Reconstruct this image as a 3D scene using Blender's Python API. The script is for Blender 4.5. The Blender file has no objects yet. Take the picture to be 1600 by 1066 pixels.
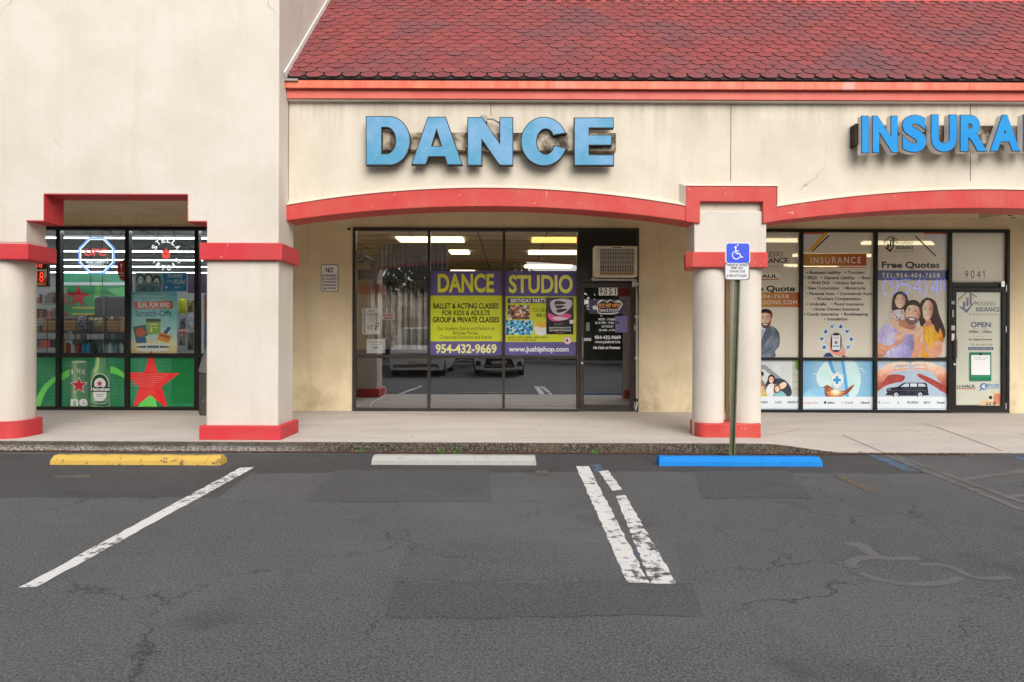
import bpy, bmesh, math, random
from mathutils import Vector
random.seed(7)
SC = bpy.context.scene
COL = SC.collection
# ------------------------------------------------------------------ camera / world / sun
F, HC, ROLL, HOR = 1067.0, 1.31, 0.0035, 530.0
cam_d = bpy.data.cameras.new("camera")
cam_d.sensor_fit = 'HORIZONTAL'; cam_d.sensor_width = 36.0
cam_d.lens = 36.0*F/1600.0
cam_d.shift_y = -(533-HOR)/1600.0
cam_d.clip_end = 500
cam = bpy.data.objects.new("camera", cam_d); COL.objects.link(cam)
cam.location = (0, 0, HC); cam.rotation_euler = (math.pi/2, -ROLL, 0)
SC.camera = cam
world = bpy.data.worlds.new("World"); SC.world = world; world.use_nodes = True
nt = world.node_tree; bg = nt.nodes["Background"]
sky = nt.nodes.new("ShaderNodeTexSky"); sky.sky_type = 'NISHITA'; sky.sun_disc = False
SUN_EL, SUN_AZ = math.radians(36), math.radians(162)      # behind the camera, a little to the right
sky.sun_elevation = SUN_EL; sky.sun_rotation = SUN_AZ
sky.dust_density = 4.0; sky.air_density = 1.2
hs = nt.nodes.new("ShaderNodeHueSaturation"); hs.inputs["Saturation"].default_value = 0.3
nt.links.new(sky.outputs[0], hs.inputs["Color"]); nt.links.new(hs.outputs[0], bg.inputs["Color"])
bg.inputs["Strength"].default_value = 0.15
sun_d = bpy.data.lights.new("sun", 'SUN'); sun_d.energy = 1.3; sun_d.angle = math.radians(45)
sun_d.color = (1.0, 0.965, 0.92)
sun = bpy.data.objects.new("sun", sun_d); COL.objects.link(sun)
sdir = Vector((math.sin(SUN_AZ)*math.cos(SUN_EL), math.cos(SUN_AZ)*math.cos(SUN_EL), math.sin(SUN_EL)))
sun.rotation_euler = sdir.to_track_quat('Z', 'Y').to_euler(); sun.location = (0, -6, 20)
SC.view_settings.view_transform = 'Standard'; SC.view_settings.look = 'None'
SC.view_settings.gamma = 1; SC.view_settings.exposure = 0.31
SC.cycles.max_bounces = 8; SC.cycles.diffuse_bounces = 5; SC.cycles.transparent_max_bounces = 12
SC.cycles.sample_clamp_indirect = 6

# ------------------------------------------------------------------ measuring: a photo pixel seen at depth Y
def W(px, py, Y):
    dx, dy = px-800.0, py-HOR
    ux, uy = dx+ROLL*dy, dy-ROLL*dx
    return (ux/F*Y, Y, HC-uy/F*Y)
def G(px, py, z=0.0):                     # the same on the ground
    dx, dy = px-800.0, py-HOR
    ux, uy = dx+ROLL*dy, dy-ROLL*dx
    Y = (HC-z)*F/uy
    return (ux/F*Y, Y, z)
YW, YA, YT = 11.30, 8.44, 8.08            # shop wall, arcade wall, tower front
SW = 0.113                                # walkway height

# ------------------------------------------------------------------ materials
def lin(h):
    h = h.lstrip('#'); o = []
    for i in (0, 2, 4):
        c = int(h[i:i+2], 16)/255
        o.append(c/12.92 if c <= .04045 else ((c+.055)/1.055)**2.4)
    return tuple(o)
_M = {}
def new_mat(name):
    m = bpy.data.materials.new(name); m.use_nodes = True
    return m, m.node_tree, m.node_tree.nodes["Principled BSDF"]
def plain(name, col, rough=.6, metal=0., spec=.5):
    if name in _M: return _M[name]
    m, t, b = new_mat(name)
    b.inputs["Base Color"].default_value = (*col, 1); b.inputs["Roughness"].default_value = rough
    b.inputs["Metallic"].default_value = metal; b.inputs["Specular IOR Level"].default_value = spec
    _M[name] = m; return m
KI = 1.35      # printed colours stand in the shade of the porch
MOTT = {"#cf9a80": ("#ab7560", 9), "#b98068": ("#96624e", 9), "#e0b29a": ("#c08c76", 9), "#231a1a": ("#4a3830", 26), "#2a1b1a": ("#553a30", 26), "#2a1d1c": ("#4e3830", 26),
  "#a7a2cf": ("#7f79ac", 7), "#b3aed8": ("#8f88bc", 7), "#d9981c": ("#a8640e", 7), "#67707f": ("#454d5a", 8), "#59626f": ("#3e4552", 8), "#727b8b": ("#505866", 8), "#a04a44": ("#6e2c2c", 8), "#c9917c": ("#dfb5a2", 8),
  "#a9d0e6": ("#d3e8f2", 6), "#a5cde4": ("#d3e8f2", 6), "#78aed2": ("#a5cbe2", 6), "#7a4636": ("#b0704e", 10), "#1c1e25": ("#474b57", 9), "#c6c7bf": ("#aeb0aa", 8), "#c2c7c9": ("#9ea6aa", 7), "#3d434e": ("#252a34", 9), "#c9c6c8": ("#9a979c", 16),
  "#d9d4d2": ("#b0a8a6", 14), "#7fb0b8": ("#5a8890", 16), "#c8b26a": ("#9a8444", 16), "#8d7561": ("#6a5442", 14), "#d8232b": ("#ee5a52", 3), "#1f78a8": ("#2f8cba", 6), "#6f9496": ("#45686c", 12), "#3a2824": ("#6a4c42", 30)}
def ink(h, rough=.2, k=1.0):
    key = "ink_"+h+str(k)
    if h in MOTT and key not in _M:
        d, sc = MOTT[h]; painted(key, tuple(min(.85, x*KI) for x in lin(h)), tuple(min(.85, x*KI) for x in lin(d)), .6, sc, sc*5, rough, 0, False); _M[key].name = key
        return _M[key]
    if key in _M: return _M[key]
    c = tuple(min(.85, x*k*KI) for x in lin(h))
    return plain(key, c, rough)
def glow(name, col, s, base=(.5,.5,.5)):
    if name in _M: return _M[name]
    m, t, b = new_mat(name)
    b.inputs["Base Color"].default_value = (*base, 1)
    b.inputs["Emission Color"].default_value = (*col, 1); b.inputs["Emission Strength"].default_value = s
    _M[name] = m; return m
def nd(t, kind, **kw):
    n = t.nodes.new(kind)
    for k, v in kw.items():
        if k in n.inputs: n.inputs[k].default_value = v
        else: setattr(n, k, v)
    return n
def noise(t, co, scale, detail=4, rough=.55, sc3=None):
    if sc3:
        mp = nd(t, "ShaderNodeMapping"); mp.inputs["Scale"].default_value = sc3
        t.links.new(co, mp.inputs["Vector"]); co = mp.outputs[0]
    n = nd(t, "ShaderNodeTexNoise", Scale=scale, Detail=detail, Roughness=rough)
    t.links.new(co, n.inputs["Vector"]); return n.outputs["Fac"]
def ramp(t, fac, stops):
    r = t.nodes.new("ShaderNodeValToRGB"); e = r.color_ramp.elements
    while len(e) < len(stops): e.new(.5)
    for el, (p, c) in zip(e, stops):
        el.position = p; el.color = (*c, 1) if len(c) == 3 else c
    t.links.new(fac, r.inputs["Fac"]); return r.outputs["Color"]
def mix(t, fac, a, b, mode='MIX'):
    n = nd(t, "ShaderNodeMix"); n.data_type = 'RGBA'; n.blend_type = mode
    for s, v in ((n.inputs["Factor"], fac), (n.inputs[6], a), (n.inputs[7], b)):
        if hasattr(v, 'is_output'): t.links.new(v, s)
        elif isinstance(v, (int, float)): s.default_value = v
        else: s.default_value = (*v, 1)
    return n.outputs[2]
def math_(t, op, a, b=None, clamp=False):
    n = nd(t, "ShaderNodeMath"); n.operation = op; n.use_clamp = clamp
    for i, v in enumerate((a, b)):
        if v is None: continue
        if hasattr(v, 'is_output'): t.links.new(v, n.inputs[i])
        else: n.inputs[i].default_value = v
    return n.outputs[0]
def bump(t, b, h, strength, dist=.01):
    n = nd(t, "ShaderNodeBump", Strength=strength, Distance=dist)
    t.links.new(h, n.inputs["Height"]); t.links.new(n.outputs[0], b.inputs["Normal"])
def coords(t):
    n = t.nodes.new("ShaderNodeTexCoord"); return n.outputs["Object"]
def geo_pos(t):
    return t.nodes.new("ShaderNodeNewGeometry").outputs["Position"]
def bl(x): return (x, x, x)

def painted(name, col, dark, var=.35, scale=1.4, fine=60, rough=.75, bs=.25, streak=True, cracks=0., gloss=.25, chips=0., eave=False, foot=False):
    """painted stucco: broad weather stains, fine grain"""
    m, t, b = new_mat(name); co = geo_pos(t)
    n1 = noise(t, co, scale, 6, .6)
    c = mix(t, math_(t, 'MULTIPLY', ramp(t, n1, [(.38, bl(0)), (.72, bl(1))]), var), col, dark)
    if streak:
        n2 = noise(t, co, 1.0, 5, .6, (5, 5, .5))
        c = mix(t, math_(t, 'MULTIPLY', ramp(t, n2, [(.52, bl(0)), (.75, bl(1))]), var*.7), c, dark)
    n3 = noise(t, co, fine, 3, .6)
    c = mix(t, math_(t, 'MULTIPLY', n3, .10), c, tuple(x*.55 for x in dark))
    if foot:                                 # scuffs and splash dirt low on the wall
        sf = nd(t, "ShaderNodeSeparateXYZ"); t.links.new(co, sf.inputs[0])
        f_ = math_(t, 'MULTIPLY', math_(t, 'SUBTRACT', 1.0, sf.outputs[2]), 1.2, True)
        c = mix(t, math_(t, 'MULTIPLY', f_, ramp(t, noise(t, co, 2.6, 6, .7), [(.44, bl(0)), (.66, bl(.75))])), c, tuple(x*.7 for x in dark))
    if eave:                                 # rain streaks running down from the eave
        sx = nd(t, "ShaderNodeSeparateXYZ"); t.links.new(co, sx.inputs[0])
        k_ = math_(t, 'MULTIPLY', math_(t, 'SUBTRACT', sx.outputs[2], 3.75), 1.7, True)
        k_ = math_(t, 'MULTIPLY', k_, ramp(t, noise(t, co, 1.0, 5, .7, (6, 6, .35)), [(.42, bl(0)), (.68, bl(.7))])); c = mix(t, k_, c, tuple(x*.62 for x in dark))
    if chips:
        c = mix(t, math_(t, 'MULTIPLY', ramp(t, noise(t, co, 10, 7, .72), [(.655, bl(0)), (.675, bl(1))]), chips), c, (.58, .50, .40))
        c = mix(t, ramp(t, noise(t, co, 1.0, 4, .65, (9, 9, .7)), [(.55, bl(0)), (.72, bl(.35))]), c, (.34, .06, .05))
    if cracks:
        mp = nd(t, "ShaderNodeMapping"); t.links.new(co, mp.inputs["Vector"])
        nz = nd(t, "ShaderNodeTexNoise", Scale=2.6, Detail=3.0); t.links.new(co, nz.inputs["Vector"])
        va = nd(t, "ShaderNodeVectorMath"); va.operation = 'MULTIPLY_ADD'; va.inputs[1].default_value = (.32, .32, .32)
        t.links.new(nz.outputs["Color"], va.inputs[0]); t.links.new(co, va.inputs[2])
        v = nd(t, "ShaderNodeTexVoronoi", Scale=.55); v.feature = 'DISTANCE_TO_EDGE'; t.links.new(va.outputs[0], v.inputs["Vector"])
        line = math_(t, 'LESS_THAN', v.outputs["Distance"], .0022)
        msk = ramp(t, noise(t, co, .8, 2), [(.56, bl(0)), (.62, bl(1))])
        c = mix(t, math_(t, 'MULTIPLY', math_(t, 'MULTIPLY', line, msk), cracks), c, tuple(x*.25 for x in dark))
    t.links.new(c, b.inputs["Base Color"]); b.inputs["Roughness"].default_value = rough
    b.inputs["Specular IOR Level"].default_value = gloss
    if bs > 0:
        h = math_(t, 'ADD', math_(t, 'MULTIPLY', n3, .5), math_(t, 'ADD', noise(t, co, 12, 4), math_(t, 'MULTIPLY', noise(t, co, 3.2, 3, .5, (1, 1, .7)), 2.0))); bump(t, b, h, bs, .008)
    _M[name] = m; return m

CREAM = painted("cream_stucco", (.665, .60, .50), (.50, .435, .34), .6, cracks=.6, bs=.4, eave=True)
PALE = painted("pale_stucco", (.665, .61, .54), (.53, .475, .40), .55, cracks=.5, bs=.4)
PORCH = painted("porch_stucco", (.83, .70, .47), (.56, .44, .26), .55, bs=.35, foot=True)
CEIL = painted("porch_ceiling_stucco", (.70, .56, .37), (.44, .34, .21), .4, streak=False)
RED = painted("red_paint", (.57, .036, .050), (.50, .09, .08), .6, 2.2, 40, .5, .25, chips=.7)
SALMON = painted("faded_red_paint", (.54, .046, .044), (.54, .11, .08), .8, 3.0, 40, .5, .25, chips=.6)
WHITE_TRIM = painted("trim_stucco", (.66, .585, .48), (.60, .52, .42), .4)

def drip_mat():
    m, t, b = new_mat("worn_red_metal"); co = geo_pos(t)
    n = noise(t, co, 1.6, 4, .6, (1, 1, .2)); n2 = noise(t, co, 9, 5, .7, (1, 1, .3))
    c = mix(t, ramp(t, n2, [(.35, bl(0)), (.7, bl(1))]), (.66, .09, .045), (.70, .20, .10))
    c = mix(t, ramp(t, n, [(.57, bl(0)), (.63, bl(.75))]), c, (.58, .33, .28))
    t.links.new(c, b.inputs["Base Color"]); b.inputs["Roughness"].default_value = .5
    return m
DRIP = drip_mat()

def shingle_mat():
    m, t, b = new_mat("red_shingle"); co = geo_pos(t)
    a = nd(t, "ShaderNodeAttribute"); a.attribute_name = "tone"
    sep = nd(t, "ShaderNodeSeparateColor"); t.links.new(a.outputs["Color"], sep.inputs[0])
    g = noise(t, co, 1.1, 4, .6)
    c = ramp(t, sep.outputs[0], [(0, (.20, .036, .036)), (.5, (.265, .046, .043)), (1, (.315, .058, .048))])
    c = mix(t, math_(t, 'MULTIPLY', ramp(t, g, [(.46, bl(0)), (.70, bl(1))]), .75), c, (.125, .062, .075))
    c = mix(t, math_(t, 'MULTIPLY', sep.outputs[1], .75), c, (.27, .12, .10))
    c = mix(t, math_(t, 'MULTIPLY', noise(t, co, 160, 2, .6), .35), c, (.12, .03, .03))
    sx = nd(t, "ShaderNodeSeparateXYZ"); t.links.new(co, sx.inputs[0])
    low = math_(t, 'MULTIPLY', math_(t, 'SUBTRACT', 5.0, sx.outputs[2], True), 1.1)    # soot washed down to the eave
    c = mix(t, math_(t, 'MULTIPLY', math_(t, 'MULTIPLY', low, noise(t, co, 3, 4)), .75), c, (.075, .050, .068))
    t.links.new(c, b.inputs["Base Color"]); b.inputs["Roughness"].default_value = .85
    bump(t, b, noise(t, co, 220, 2), .3, .004)
    return m
SHINGLE = shingle_mat()
SH_DARK = plain("shingle_edge", (.035, .018, .02), .9)

def asphalt_mat(name, base, speck, var=1.0, cr=1.0):
    m, t, b = new_mat(name); co = geo_pos(t)
    big = noise(t, co, .55, 6, .62); med = noise(t, co, 4, 6, .65)
    fine = noise(t, co, 95, 4, .75)
    v = nd(t, "ShaderNodeTexVoronoi", Scale=80.0); t.links.new(co, v.inputs["Vector"])
    c = mix(t, math_(t, 'MULTIPLY', ramp(t, big, [(.35, bl(0)), (.68, bl(1))]), .72*var), base, tuple(x*.62 for x in base))
    c = mix(t, math_(t, 'MULTIPLY', ramp(t, med, [(.45, bl(0)), (.75, bl(1))]), .35*var), c, tuple(x*1.4 for x in base))
    c = mix(t, ramp(t, fine, [(.47, bl(0)), (.60, bl(.9))]), c, speck)
    c = mix(t, ramp(t, v.outputs["Distance"], [(.08, bl(.65)), (.40, bl(0))]), c, tuple(x*2.3 for x in base))
    c = mix(t, ramp(t, noise(t, co, 62, 4, .75), [(.50, bl(0)), (.62, bl(.75))]), c, tuple(x*.34 for x in base))
    lite = ramp(t, noise(t, co, .33, 5, .65), [(.48, bl(0)), (.66, bl(.5*var))]); c = mix(t, lite, c, tuple(x*1.7 for x in base))
    oil = ramp(t, noise(t, co, 1.15, 3, .55), [(.60, bl(0)), (.70, bl(.45*var))]); c = mix(t, oil, c, tuple(x*.52 for x in base))
    rust = ramp(t, noise(t, co, .7, 4, .6, (.6, 1.7, 1)), [(.60, bl(0)), (.74, bl(.4*var))]); c = mix(t, rust, c, (base[0]*1.06, base[1]*.90, base[2]*.80))
    nz = nd(t, "ShaderNodeTexNoise", Scale=1.6, Detail=6.0, Roughness=.65); t.links.new(co, nz.inputs["Vector"])
    mv = nd(t, "ShaderNodeVectorMath"); mv.operation = 'MULTIPLY_ADD'
    t.links.new(nz.outputs["Color"], mv.inputs[0]); mv.inputs[1].default_value = (1.1, 1.1, 0); t.links.new(co, mv.inputs[2])
    vc = nd(t, "ShaderNodeTexVoronoi", Scale=.62); vc.feature = 'DISTANCE_TO_EDGE'; t.links.new(mv.outputs[0], vc.inputs["Vector"])
    line = ramp(t, vc.outputs["Distance"], [(.0015, bl(1)), (.006, bl(0))])
    msk = ramp(t, noise(t, co, .9, 3, .6), [(.46, bl(0)), (.58, bl(1))])
    vc2 = nd(t, "ShaderNodeTexVoronoi", Scale=2.6); vc2.feature = 'DISTANCE_TO_EDGE'; t.links.new(mv.outputs[0], vc2.inputs["Vector"])
    line2 = ramp(t, vc2.outputs["Distance"], [(.003, bl(.75)), (.010, bl(0))])
    msk2 = ramp(t, noise(t, co, 1.3, 4, .6), [(.57, bl(0)), (.66, bl(1))])
    lw = math_(t, 'MAXIMUM', math_(t, 'MULTIPLY', line, msk), math_(t, 'MULTIPLY', line2, msk2))
    c = mix(t, math_(t, 'MULTIPLY', lw, .75*cr), c, (.018, .018, .018))
    t.links.new(c, b.inputs["Base Color"]); b.inputs["Roughness"].default_value = .85
    b.inputs["Specular IOR Level"].default_value = .25
    h = math_(t, 'SUBTRACT', math_(t, 'ADD', math_(t, 'MULTIPLY', fine, .5), v.outputs["Distance"]), math_(t, 'MULTIPLY', lw, .8))
    bump(t, b, h, .45, .006)
    return m
ASPHALT = asphalt_mat("asphalt", (.082, .083, .086), (.172, .172, .172))
SEALED = asphalt_mat("sealed_asphalt", (.058, .058, .060), (.098, .097, .096), .9, .6)
PATCH = asphalt_mat("patched_asphalt", (.076, .077, .080), (.118, .118, .120), .5, .25)
PATCH2 = asphalt_mat("old_patched_asphalt", (.080, .081, .084), (.145, .145, .145), .7, .7)

def road_paint(name, col, wear, under=(.07, .07, .07), sc=14):
    m, t, b = new_mat(name); co = geo_pos(t)
    w = noise(t, co, sc, 6, .72); w2 = noise(t, co, 1.7, 3, .5)
    f = ramp(t, math_(t, 'ADD', math_(t, 'MULTIPLY', w, .7), math_(t, 'MULTIPLY', w2, .3)), [(wear-.03, bl(1)), (wear+.03, bl(0))])
    c = mix(t, math_(t, 'MULTIPLY', noise(t, co, 60, 3), .3), col, tuple(x*.6 for x in col))
    c = mix(t, f, c, under)
    t.links.new(c, b.inputs["Base Color"]); b.inputs["Roughness"].default_value = .7
    bump(t, b, noise(t, co, 110, 3, .7), .4, .005)
    return m
ROAD_WHITE = road_paint("white_road_paint", (.70, .69, .67), .445)
ROAD_GREY = road_paint("faded_grey_road_paint", (.145, .145, .145), .48, (.09, .09, .09))
ROAD_GHOST = road_paint("ghost_road_paint", (.128, .128, .128), .50, (.11, .11, .11))
ROAD_BLUE = road_paint("worn_blue_road_paint", (.07, .16, .30), .52)
ROAD_YELLOW = road_paint("ghost_yellow_road_paint", (.16, .115, .05), .52, (.075, .074, .072))

def concrete_mat():
    m, t, b = new_mat("walkway_concrete"); co = geo_pos(t)
    n1 = noise(t, co, 1.3, 6, .6, (.6, 1.6, 1)); n2 = noise(t, co, 26, 4, .7, (.5, 1.6, 1))
    c = mix(t, ramp(t, n1, [(.36, bl(0)), (.7, bl(.8))]), (.60, .545, .50), (.47, .42, .38))
    c = mix(t, ramp(t, n2, [(.60, bl(0)), (.72, bl(.55))]), c, (.22, .20, .18))
    c = mix(t, math_(t, 'MULTIPLY', noise(t, co, 140, 2), .3), c, (.30, .28, .26))
    vg = nd(t, "ShaderNodeTexVoronoi", Scale=2.6); t.links.new(co, vg.inputs["Vector"])
    c = mix(t, ramp(t, vg.outputs["Distance"], [(.05, bl(.75)), (.075, bl(0))]), c, (.16, .145, .13))
    n3 = noise(t, co, 2.2, 5, .7, (.35, 2.5, 1))
    c = mix(t, ramp(t, n3, [(.58, bl(0)), (.7, bl(.45))]), c, (.30, .24, .19))
    t.links.new(c, b.inputs["Base Color"]); b.inputs["Roughness"].default_value = .85
    bump(t, b, n2, .25, .005); return m
CONCRETE = concrete_mat()
def kerb_mat():
    m, t, b = new_mat("aggregate_kerb"); co = geo_pos(t)
    v = nd(t, "ShaderNodeTexVoronoi", Scale=85.0); t.links.new(co, v.inputs["Vector"])
    sep = nd(t, "ShaderNodeSeparateColor"); t.links.new(v.outputs["Color"], sep.inputs[0])
    c = ramp(t, sep.outputs[0], [(0, (.012, .010, .008)), (.45, (.055, .046, .036)), (.75, (.13, .105, .08)), (1, (.24, .205, .165))])
    c = mix(t, ramp(t, noise(t, co, 1.8, 4), [(.42, bl(0)), (.62, bl(.55))]), c, (.12, .09, .06))
    sx = nd(t, "ShaderNodeSeparateXYZ"); t.links.new(co, sx.inputs[0])
    lx = math_(t, 'MULTIPLY', math_(t, 'SUBTRACT', -2.0, sx.outputs[0]), 1.1, True)      # bare pale concrete west of the pillar
    zz = math_(t, 'MULTIPLY', math_(t, 'SUBTRACT', .085, sx.outputs[2]), 22, True)
    pale = mix(t, ramp(t, noise(t, co, 30, 4, .7), [(.45, bl(0)), (.66, bl(1))]), (.50, .46, .42), (.10, .09, .08))
    wz = math_(t, 'ADD', zz, math_(t, 'MULTIPLY', math_(t, 'SUBTRACT', noise(t, co, 3.2, 4), .5), 1.6), True)
    side = mix(t, wz, (.10, .085, .065), pale)
    grit = mix(t, ramp(t, noise(t, co, 55, 3, .7), [(.45, bl(0)), (.62, bl(.7))]), side, (.04, .034, .028))
    c = mix(t, lx, c, grit)
    t.links.new(c, b.inputs["Base Color"]); b.inputs["Roughness"].default_value = .9
    bump(t, b, v.outputs["Distance"], .9, .012); return m
KERB = kerb_mat()

def glass_mat(name, refl, tint=(.9, .93, .92), wav=.12, fres=.5):
    m, t, b = new_mat(name); t.nodes.remove(b)
    out = [n for n in t.nodes if n.type == 'OUTPUT_MATERIAL'][0]
    tr = nd(t, "ShaderNodeBsdfTransparent"); tr.inputs[0].default_value = (*tint, 1)
    gl = nd(t, "ShaderNodeBsdfGlossy"); gl.inputs["Roughness"].default_value = .0
    gl.inputs[0].default_value = (.95, .97, 1, 1)
    bp = nd(t, "ShaderNodeBump", Strength=wav, Distance=.004)
    t.links.new(noise(t, geo_pos(t), 1.7, 2, .4), bp.inputs["Height"]); t.links.new(bp.outputs[0], gl.inputs["Normal"])
    lw = nd(t, "ShaderNodeLayerWeight", Blend=.35)
    f = math_(t, 'ADD', refl, math_(t, 'MULTIPLY', math_(t, 'POWER', lw.outputs["Facing"], 3.0), fres), True)
    mx = nd(t, "ShaderNodeMixShader"); t.links.new(f, mx.inputs[0])
    t.links.new(tr.outputs[0], mx.inputs[1]); t.links.new(gl.outputs[0], mx.inputs[2]); t.links.new(mx.outputs[0], out.inputs[0])
    return m
GLASS_DANCE = glass_mat("tinted_glass", .22, (.78, .79, .78))
GLASS_LOW = glass_mat("tinted_glass_boosted_mirror", .32, (.6, .62, .62), .2)  # same glass below the transom, mirror share raised to brighten the reflected cars
GLASS_CLEAR = glass_mat("clear_glass", .05)
def film_mat(name, col, through):
    m, t, b = new_mat(name); out = [n for n in t.nodes if n.type == 'OUTPUT_MATERIAL'][0]
    b.inputs["Base Color"].default_value = (*col, 1); b.inputs["Roughness"].default_value = .22
    tr = nd(t, "ShaderNodeBsdfTransparent"); mx = nd(t, "ShaderNodeMixShader"); mx.inputs[0].default_value = through
    t.links.new(b.outputs[0], mx.inputs[1]); t.links.new(tr.outputs[0], mx.inputs[2]); t.links.new(mx.outputs[0], out.inputs[0])
    return m
FILM = film_mat("beige_window_film", (.84, .80, .68), .13)
BRONZE = painted("bronze_frame", (.040, .033, .028), (.075, .062, .052), .6, 4, 80, .35, .05, False)
BLACKF = painted("black_frame", (.012, .011, .011), (.03, .027, .025), .6, 4, 80, .35, .05, False)
BLACK = plain("black_paint", (.008, .008, .009), .35)
METAL = plain("aluminium", (.55, .55, .54), .35, .9)
INTERIOR = plain("beige_interior_wall", (.62, .51, .33), .8)
INT_GREY = plain("grey_interior_wall", (.42, .44, .45), .8)
DARKFLOOR = plain("wood_floor", (.30, .22, .14), .4)
TILE = plain("ceiling_tile", (.66, .60, .49), .9)
# ------------------------------------------------------------------ mesh builder
class MB:
    def __init__(s): s.v, s.f, s.m, s.mats = [], [], [], []
    def mi(s, mat):
        if mat not in s.mats: s.mats.append(mat)
        return s.mats.index(mat)
    def face(s, pts, mat):
        n = len(s.v); s.v += [tuple(p) for p in pts]; s.f.append(tuple(range(n, n+len(pts)))); s.m.append(s.mi(mat))
    def mesh(s, vs, fs, mat):
        n = len(s.v); s.v += [tuple(p) for p in vs]; k = s.mi(mat)
        for f in fs: s.f.append(tuple(i+n for i in f)); s.m.append(k)
    def box(s, x0, x1, y0, y1, z0, z1, mat):
        vs = [(x, y, z) for z in (z0, z1) for y in (y0, y1) for x in (x0, x1)]
        s.mesh(vs, [(0,2,3,1), (4,5,7,6), (0,1,5,4), (2,6,7,3), (0,4,6,2), (1,3,7,5)], mat)
    def prism(s, poly, y0, y1, mat):      # outline in x,z pushed from y0 to y1
        n = len(poly)
        vs = [(x, y0, z) for x, z in poly] + [(x, y1, z) for x, z in poly]
        fs = [tuple(range(n)), tuple(range(2*n-1, n-1, -1))] + [(i, i+n, (i+1) % n+n, (i+1) % n) for i in range(n)]
        s.mesh(vs, fs, mat)
    def slab(s, poly, z0, z1, mat):       # outline in x,y pushed from z0 to z1
        n = len(poly)
        vs = [(x, y, z0) for x, y in poly] + [(x, y, z1) for x, y in poly]
        fs = [tuple(range(n-1, -1, -1)), tuple(range(n, 2*n))] + [(i, (i+1) % n, (i+1) % n+n, i+n) for i in range(n)]
        s.mesh(vs, fs, mat)
    def cyl(s, cx, cy, z0, z1, r, mat, r2=None, n=24):
        r2 = r if r2 is None else r2
        vs = [(cx+q*math.cos(2*math.pi*i/n), cy+q*math.sin(2*math.pi*i/n), z) for z, q in ((z0, r), (z1, r2)) for i in range(n)]
        s.mesh(vs, [tuple(range(n-1, -1, -1)), tuple(range(n, 2*n))] + [(i, (i+1) % n, (i+1) % n+n, i+n) for i in range(n)], mat)
    def lathe(s, cx, cy, prof, mat, n=24):
        vs = [(cx+r*math.cos(2*math.pi*i/n), cy+r*math.sin(2*math.pi*i/n), z) for r, z in prof for i in range(n)]
        k = len(prof)
        fs = [(j*n+i, j*n+(i+1) % n, (j+1)*n+(i+1) % n, (j+1)*n+i) for j in range(k-1) for i in range(n)]
        fs += [tuple(range(n-1, -1, -1)), tuple(range((k-1)*n, k*n))]
        s.mesh(vs, fs, mat)
    def tube(s, pts, r, mat, n=8, closed=False):
        P = [Vector(p) for p in pts]; k = len(P); vs = []
        for i, p in enumerate(P):
            a = P[(i-1) % k] if (closed or i) else p; b = P[(i+1) % k] if (closed or i < k-1) else p
            d = (b-a).normalized(); up = Vector((0, 0, 1)) if abs(d.z) < .9 else Vector((0, 1, 0))
            u = d.cross(up).normalized(); w = d.cross(u).normalized()
            vs += [p+u*r*math.cos(2*math.pi*j/n)+w*r*math.sin(2*math.pi*j/n) for j in range(n)]
        fs = [(i*n+j, i*n+(j+1) % n, ((i+1) % k)*n+(j+1) % n, ((i+1) % k)*n+j) for i in range(k if closed else k-1) for j in range(n)]
        if not closed: fs += [tuple(range(n)), tuple(range((k-1)*n, k*n))]
        s.mesh(vs, fs, mat)
    def build(s, name, parent=None, smooth=False, bevel=0., origin=None, recalc=True, seg=2):
        root = parent
        while root is not None and root.parent is not None: root = root.parent
        if root is not None: o = Vector(root.location)
        elif origin is not None: o = Vector(origin)
        else:
            xs, ys, zs = zip(*s.v); o = Vector(((min(xs)+max(xs))/2, (min(ys)+max(ys))/2, min(zs)))
        me = bpy.data.meshes.new(name)
        me.from_pydata([tuple(Vector(p)-o) for p in s.v], [], s.f)
        for m in s.mats: me.materials.append(m)
        for p, k in zip(me.polygons, s.m): p.material_index = k
        if recalc:
            b = bmesh.new(); b.from_mesh(me); bmesh.ops.recalc_face_normals(b, faces=b.faces); b.to_mesh(me); b.free()
        if smooth:
            for p in me.polygons: p.use_smooth = True
        ob = bpy.data.objects.new(name, me); COL.objects.link(ob)
        if parent is not None: ob.parent = parent
        else: ob.location = o
        if smooth:
            es = ob.modifiers.new("split", 'EDGE_SPLIT'); es.split_angle = math.radians(38)
        if bevel:
            bv = ob.modifiers.new("bevel", 'BEVEL'); bv.width = bevel; bv.segments = seg; bv.limit_method = 'ANGLE'; bv.angle_limit = math.radians(40)
        return ob
def tag(o, label, cat, group=None):
    o["label"] = label; o["category"] = cat
    if group: o["group"] = group
    return o
def structure(o, kind='structure'): o["kind"] = kind; return o
def thing(name, label, cat, loc, group=None):
    o = bpy.data.objects.new(name, None); COL.objects.link(o); o.location = loc; o.empty_display_size = .2
    return tag(o, label, cat, group)
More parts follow.
